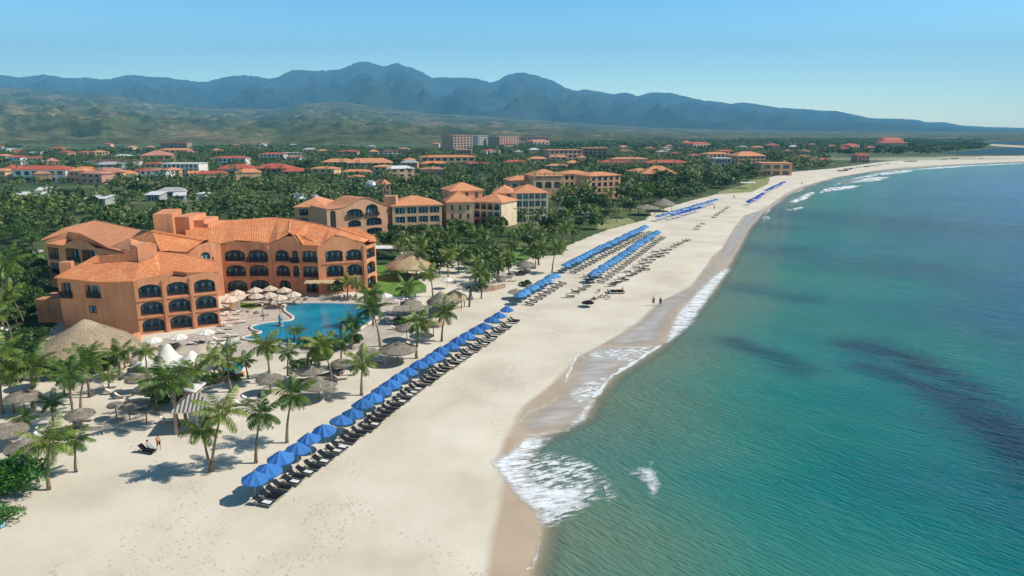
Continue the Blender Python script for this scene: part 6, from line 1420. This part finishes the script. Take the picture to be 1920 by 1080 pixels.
# ---- people: skinned skeletons
def person(p,rz,lab,pose,top,bottom,s=1.0,hat=None):
    J=dict(stand=dict(pel=(0,0,.95),che=(0.02,0,1.35),nk=(.03,0,1.5),hd=(.05,0,1.66),sl=(0,.19,1.42),sr=(0,-.19,1.42),el=(-.06,.26,1.14),er=(.08,-.26,1.14),wl=(.02,.27,.88),wr=(.2,-.24,.9),hl=(0,.1,.9),hr=(0,-.1,.9),kl=(.12,.11,.5),kr=(-.04,-.11,.48),al=(.16,.11,.07),ar=(-.25,-.11,.09),tl=(.32,.11,.03),tr=(-.1,-.11,.03)),
      sit=dict(pel=(0,0,.52),che=(-.12,0,.92),nk=(-.14,0,1.07),hd=(-.12,0,1.23),sl=(-.12,.19,1.0),sr=(-.12,-.19,1.0),el=(.02,.26,.75),er=(.02,-.26,.75),wl=(.25,.2,.65),wr=(.25,-.2,.65),hl=(.02,.1,.5),hr=(.02,-.1,.5),kl=(.45,.14,.58),kr=(.45,-.12,.55),al=(.62,.14,.12),ar=(.58,-.12,.1),tl=(.78,.15,.08),tr=(.76,-.12,.06)))[pose]
    names=list(J); vs=[Vector(J[n])*s for n in names]; ix={n:i for i,n in enumerate(names)}
    ed=[('pel','che'),('che','nk'),('nk','hd'),('che','sl'),('che','sr'),('sl','el'),('sr','er'),('el','wl'),('er','wr'),('pel','hl'),('pel','hr'),('hl','kl'),('hr','kr'),('kl','al'),('kr','ar'),('al','tl'),('ar','tr')]
    rad=dict(pel=.15,che=.15,nk=.055,hd=.10,sl=.065,sr=.065,el=.042,er=.042,wl=.03,wr=.03,hl=.095,hr=.095,kl=.06,kr=.06,al=.04,ar=.04,tl=.035,tr=.035)
    root=empty('person',p,rz,lab,'person'); me=bpy.data.meshes.new('body'); 
    vl=list(vs); el=[(ix[a],ix[b_]) for a,b_ in ed]; rl=[rad[n]*s for n in names]
    for hnd,sg in (('wl',1),('wr',-1)):
        w_=Vector(J[hnd])*s; palm=w_+Vector((.03,0,-.08))*s; vl.append(palm); rl.append(.028*s); pi_=len(vl)-1; el.append((ix[hnd],pi_))
        for f in range(4): q=palm+Vector((.03-.02*f,.005*sg,-.07-.015*(f in(1,2))))*s; vl.append(q); rl.append(.009*s); el.append((pi_,len(vl)-1))
        vl.append(palm+Vector((.055,.0,-.02))*s); rl.append(.01*s); el.append((pi_,len(vl)-1))
    me.from_pydata([tuple(v) for v in vl],el,[]); ob=bpy.data.objects.new('body',me); C.objects.link(ob); sk=ob.modifiers.new('skin','SKIN'); 
    lay=me.skin_vertices[0].data if me.skin_vertices else None
    if lay is None: bpy.context.view_layer.objects.active=ob; 
    for i,q in enumerate(me.skin_vertices[0].data): q.radius=(rl[i],rl[i]); q.use_root=(i==0)
    sb=ob.modifiers.new('sub','SUBSURF'); sb.levels=1; sb.render_levels=1
    dg=bpy.context.evaluated_depsgraph_get(); ev=bpy.data.meshes.new_from_object(ob.evaluated_get(dg)); ev.name='body'; ob.modifiers.clear(); ob.data=ev; ev.materials.clear(); ev.materials.append(M['skin']); ob.parent=root
    def shell(names_,mat,nm,k=1.28,rings=8):
        mb=MB()
        for ch in names_:
            P_=[Vector(J[n])*s for n in ch]; mb.tube(P_,[rad[n]*s*k for n in ch],rings)
        mb.build(nm,M[mat],root,True,sub=False)
    shell([('pel','che'),],top,'shirt',1.25); shell([('hl','kl'),('hr','kr')],bottom,'shorts',1.2)
    h=Vector(J['hd'])*s; hb=MB(); hb.lathe((h.x-.015*s,h.y,h.z),[(.115*s,-.02*s),(.118*s,.05*s),(.08*s,.11*s),(.02*s,.13*s)],8); hb.build('hair',M['darkhair'],root,True,sub=False)
    fb=MB(); fb.box((h.x+.105*s,h.y,h.z-.01*s),(.03*s,.025*s,.04*s)); fb.build('nose',M['skin'],root,sub=False)
    eb=MB(); eb.box((h.x+.098*s,h.y+.035*s,h.z+.02*s),(.012*s,.02*s,.012*s)); eb.build('eye',M['darkhair'],root,sub=False); eb=MB(); eb.box((h.x+.098*s,h.y-.035*s,h.z+.02*s),(.012*s,.02*s,.012*s)); eb.build('eye',M['darkhair'],root,sub=False)
    mb_=MB(); mb_.box((h.x+.092*s,h.y,h.z-.055*s),(.012*s,.045*s,.01*s)); mb_.build('mouth',M['red'],root,sub=False)
    return root
person(G(1225,573,-.0),1.5,'person in a red top walking along the wet sand, left one of the pair','stand','red','blackcloth',1.06)
person(G(1238,574,-.0),1.4,'person in dark clothes walking along the wet sand, right one of the pair','stand','blackcloth','blackcloth',1.06)
person(G(298,842),-.6,'person with bare torso standing by the low lounger at the left','stand','skin','blackcloth')
person(Vector((G(280,846).x,G(280,846).y,0.0)),-.3,'person in pale blue sitting on the low lounger at the left','sit','cyancloth','cyancloth')
put(LD,G(277,849),-.3,'low dark lounger carrying the person in pale blue','sun lounger')
person(G(1167,551),2.0,'person in red near the white framed daybed','stand','red','red',.9)
person(G(1376,373),1.0,'person standing alone on the far beach, left of the two distant figures','stand','blackcloth','blackcloth',1.1)
person(G(1503,347),1.0,'distant person on the beach right of the last blue umbrellas','stand','blackcloth','blackcloth',1.1)
person(G(1339,393),1.0,'person walking beside the far line of dark loungers','stand','blackcloth','darkwood',1.0)
person(G(721,687),1.0,'person in pale violet cloth beside the palm behind the umbrella row','stand','curtain','curtain',1.1)
# ball at the bush
mb=MB(); 
vs=[];n,m_=12,8
for j in range(m_+1):
    f=-math.pi/2+math.pi*j/m_
    for k_ in range(n): t=2*math.pi*k_/n; vs.append((.33*math.cos(t)*math.cos(f),.33*math.sin(t)*math.cos(f),.33+.33*math.sin(f)))
mb.add(vs,[(j*n+k_,j*n+(k_+1)%n,(j+1)*n+(k_+1)%n,(j+1)*n+k_) for j in range(m_) for k_ in range(n)]); o=mb.build('ball',M['cyancloth'],None,True); o.location=G(3,990); tag(o,'pale blue round ball under the corner bush at the left edge','ball')
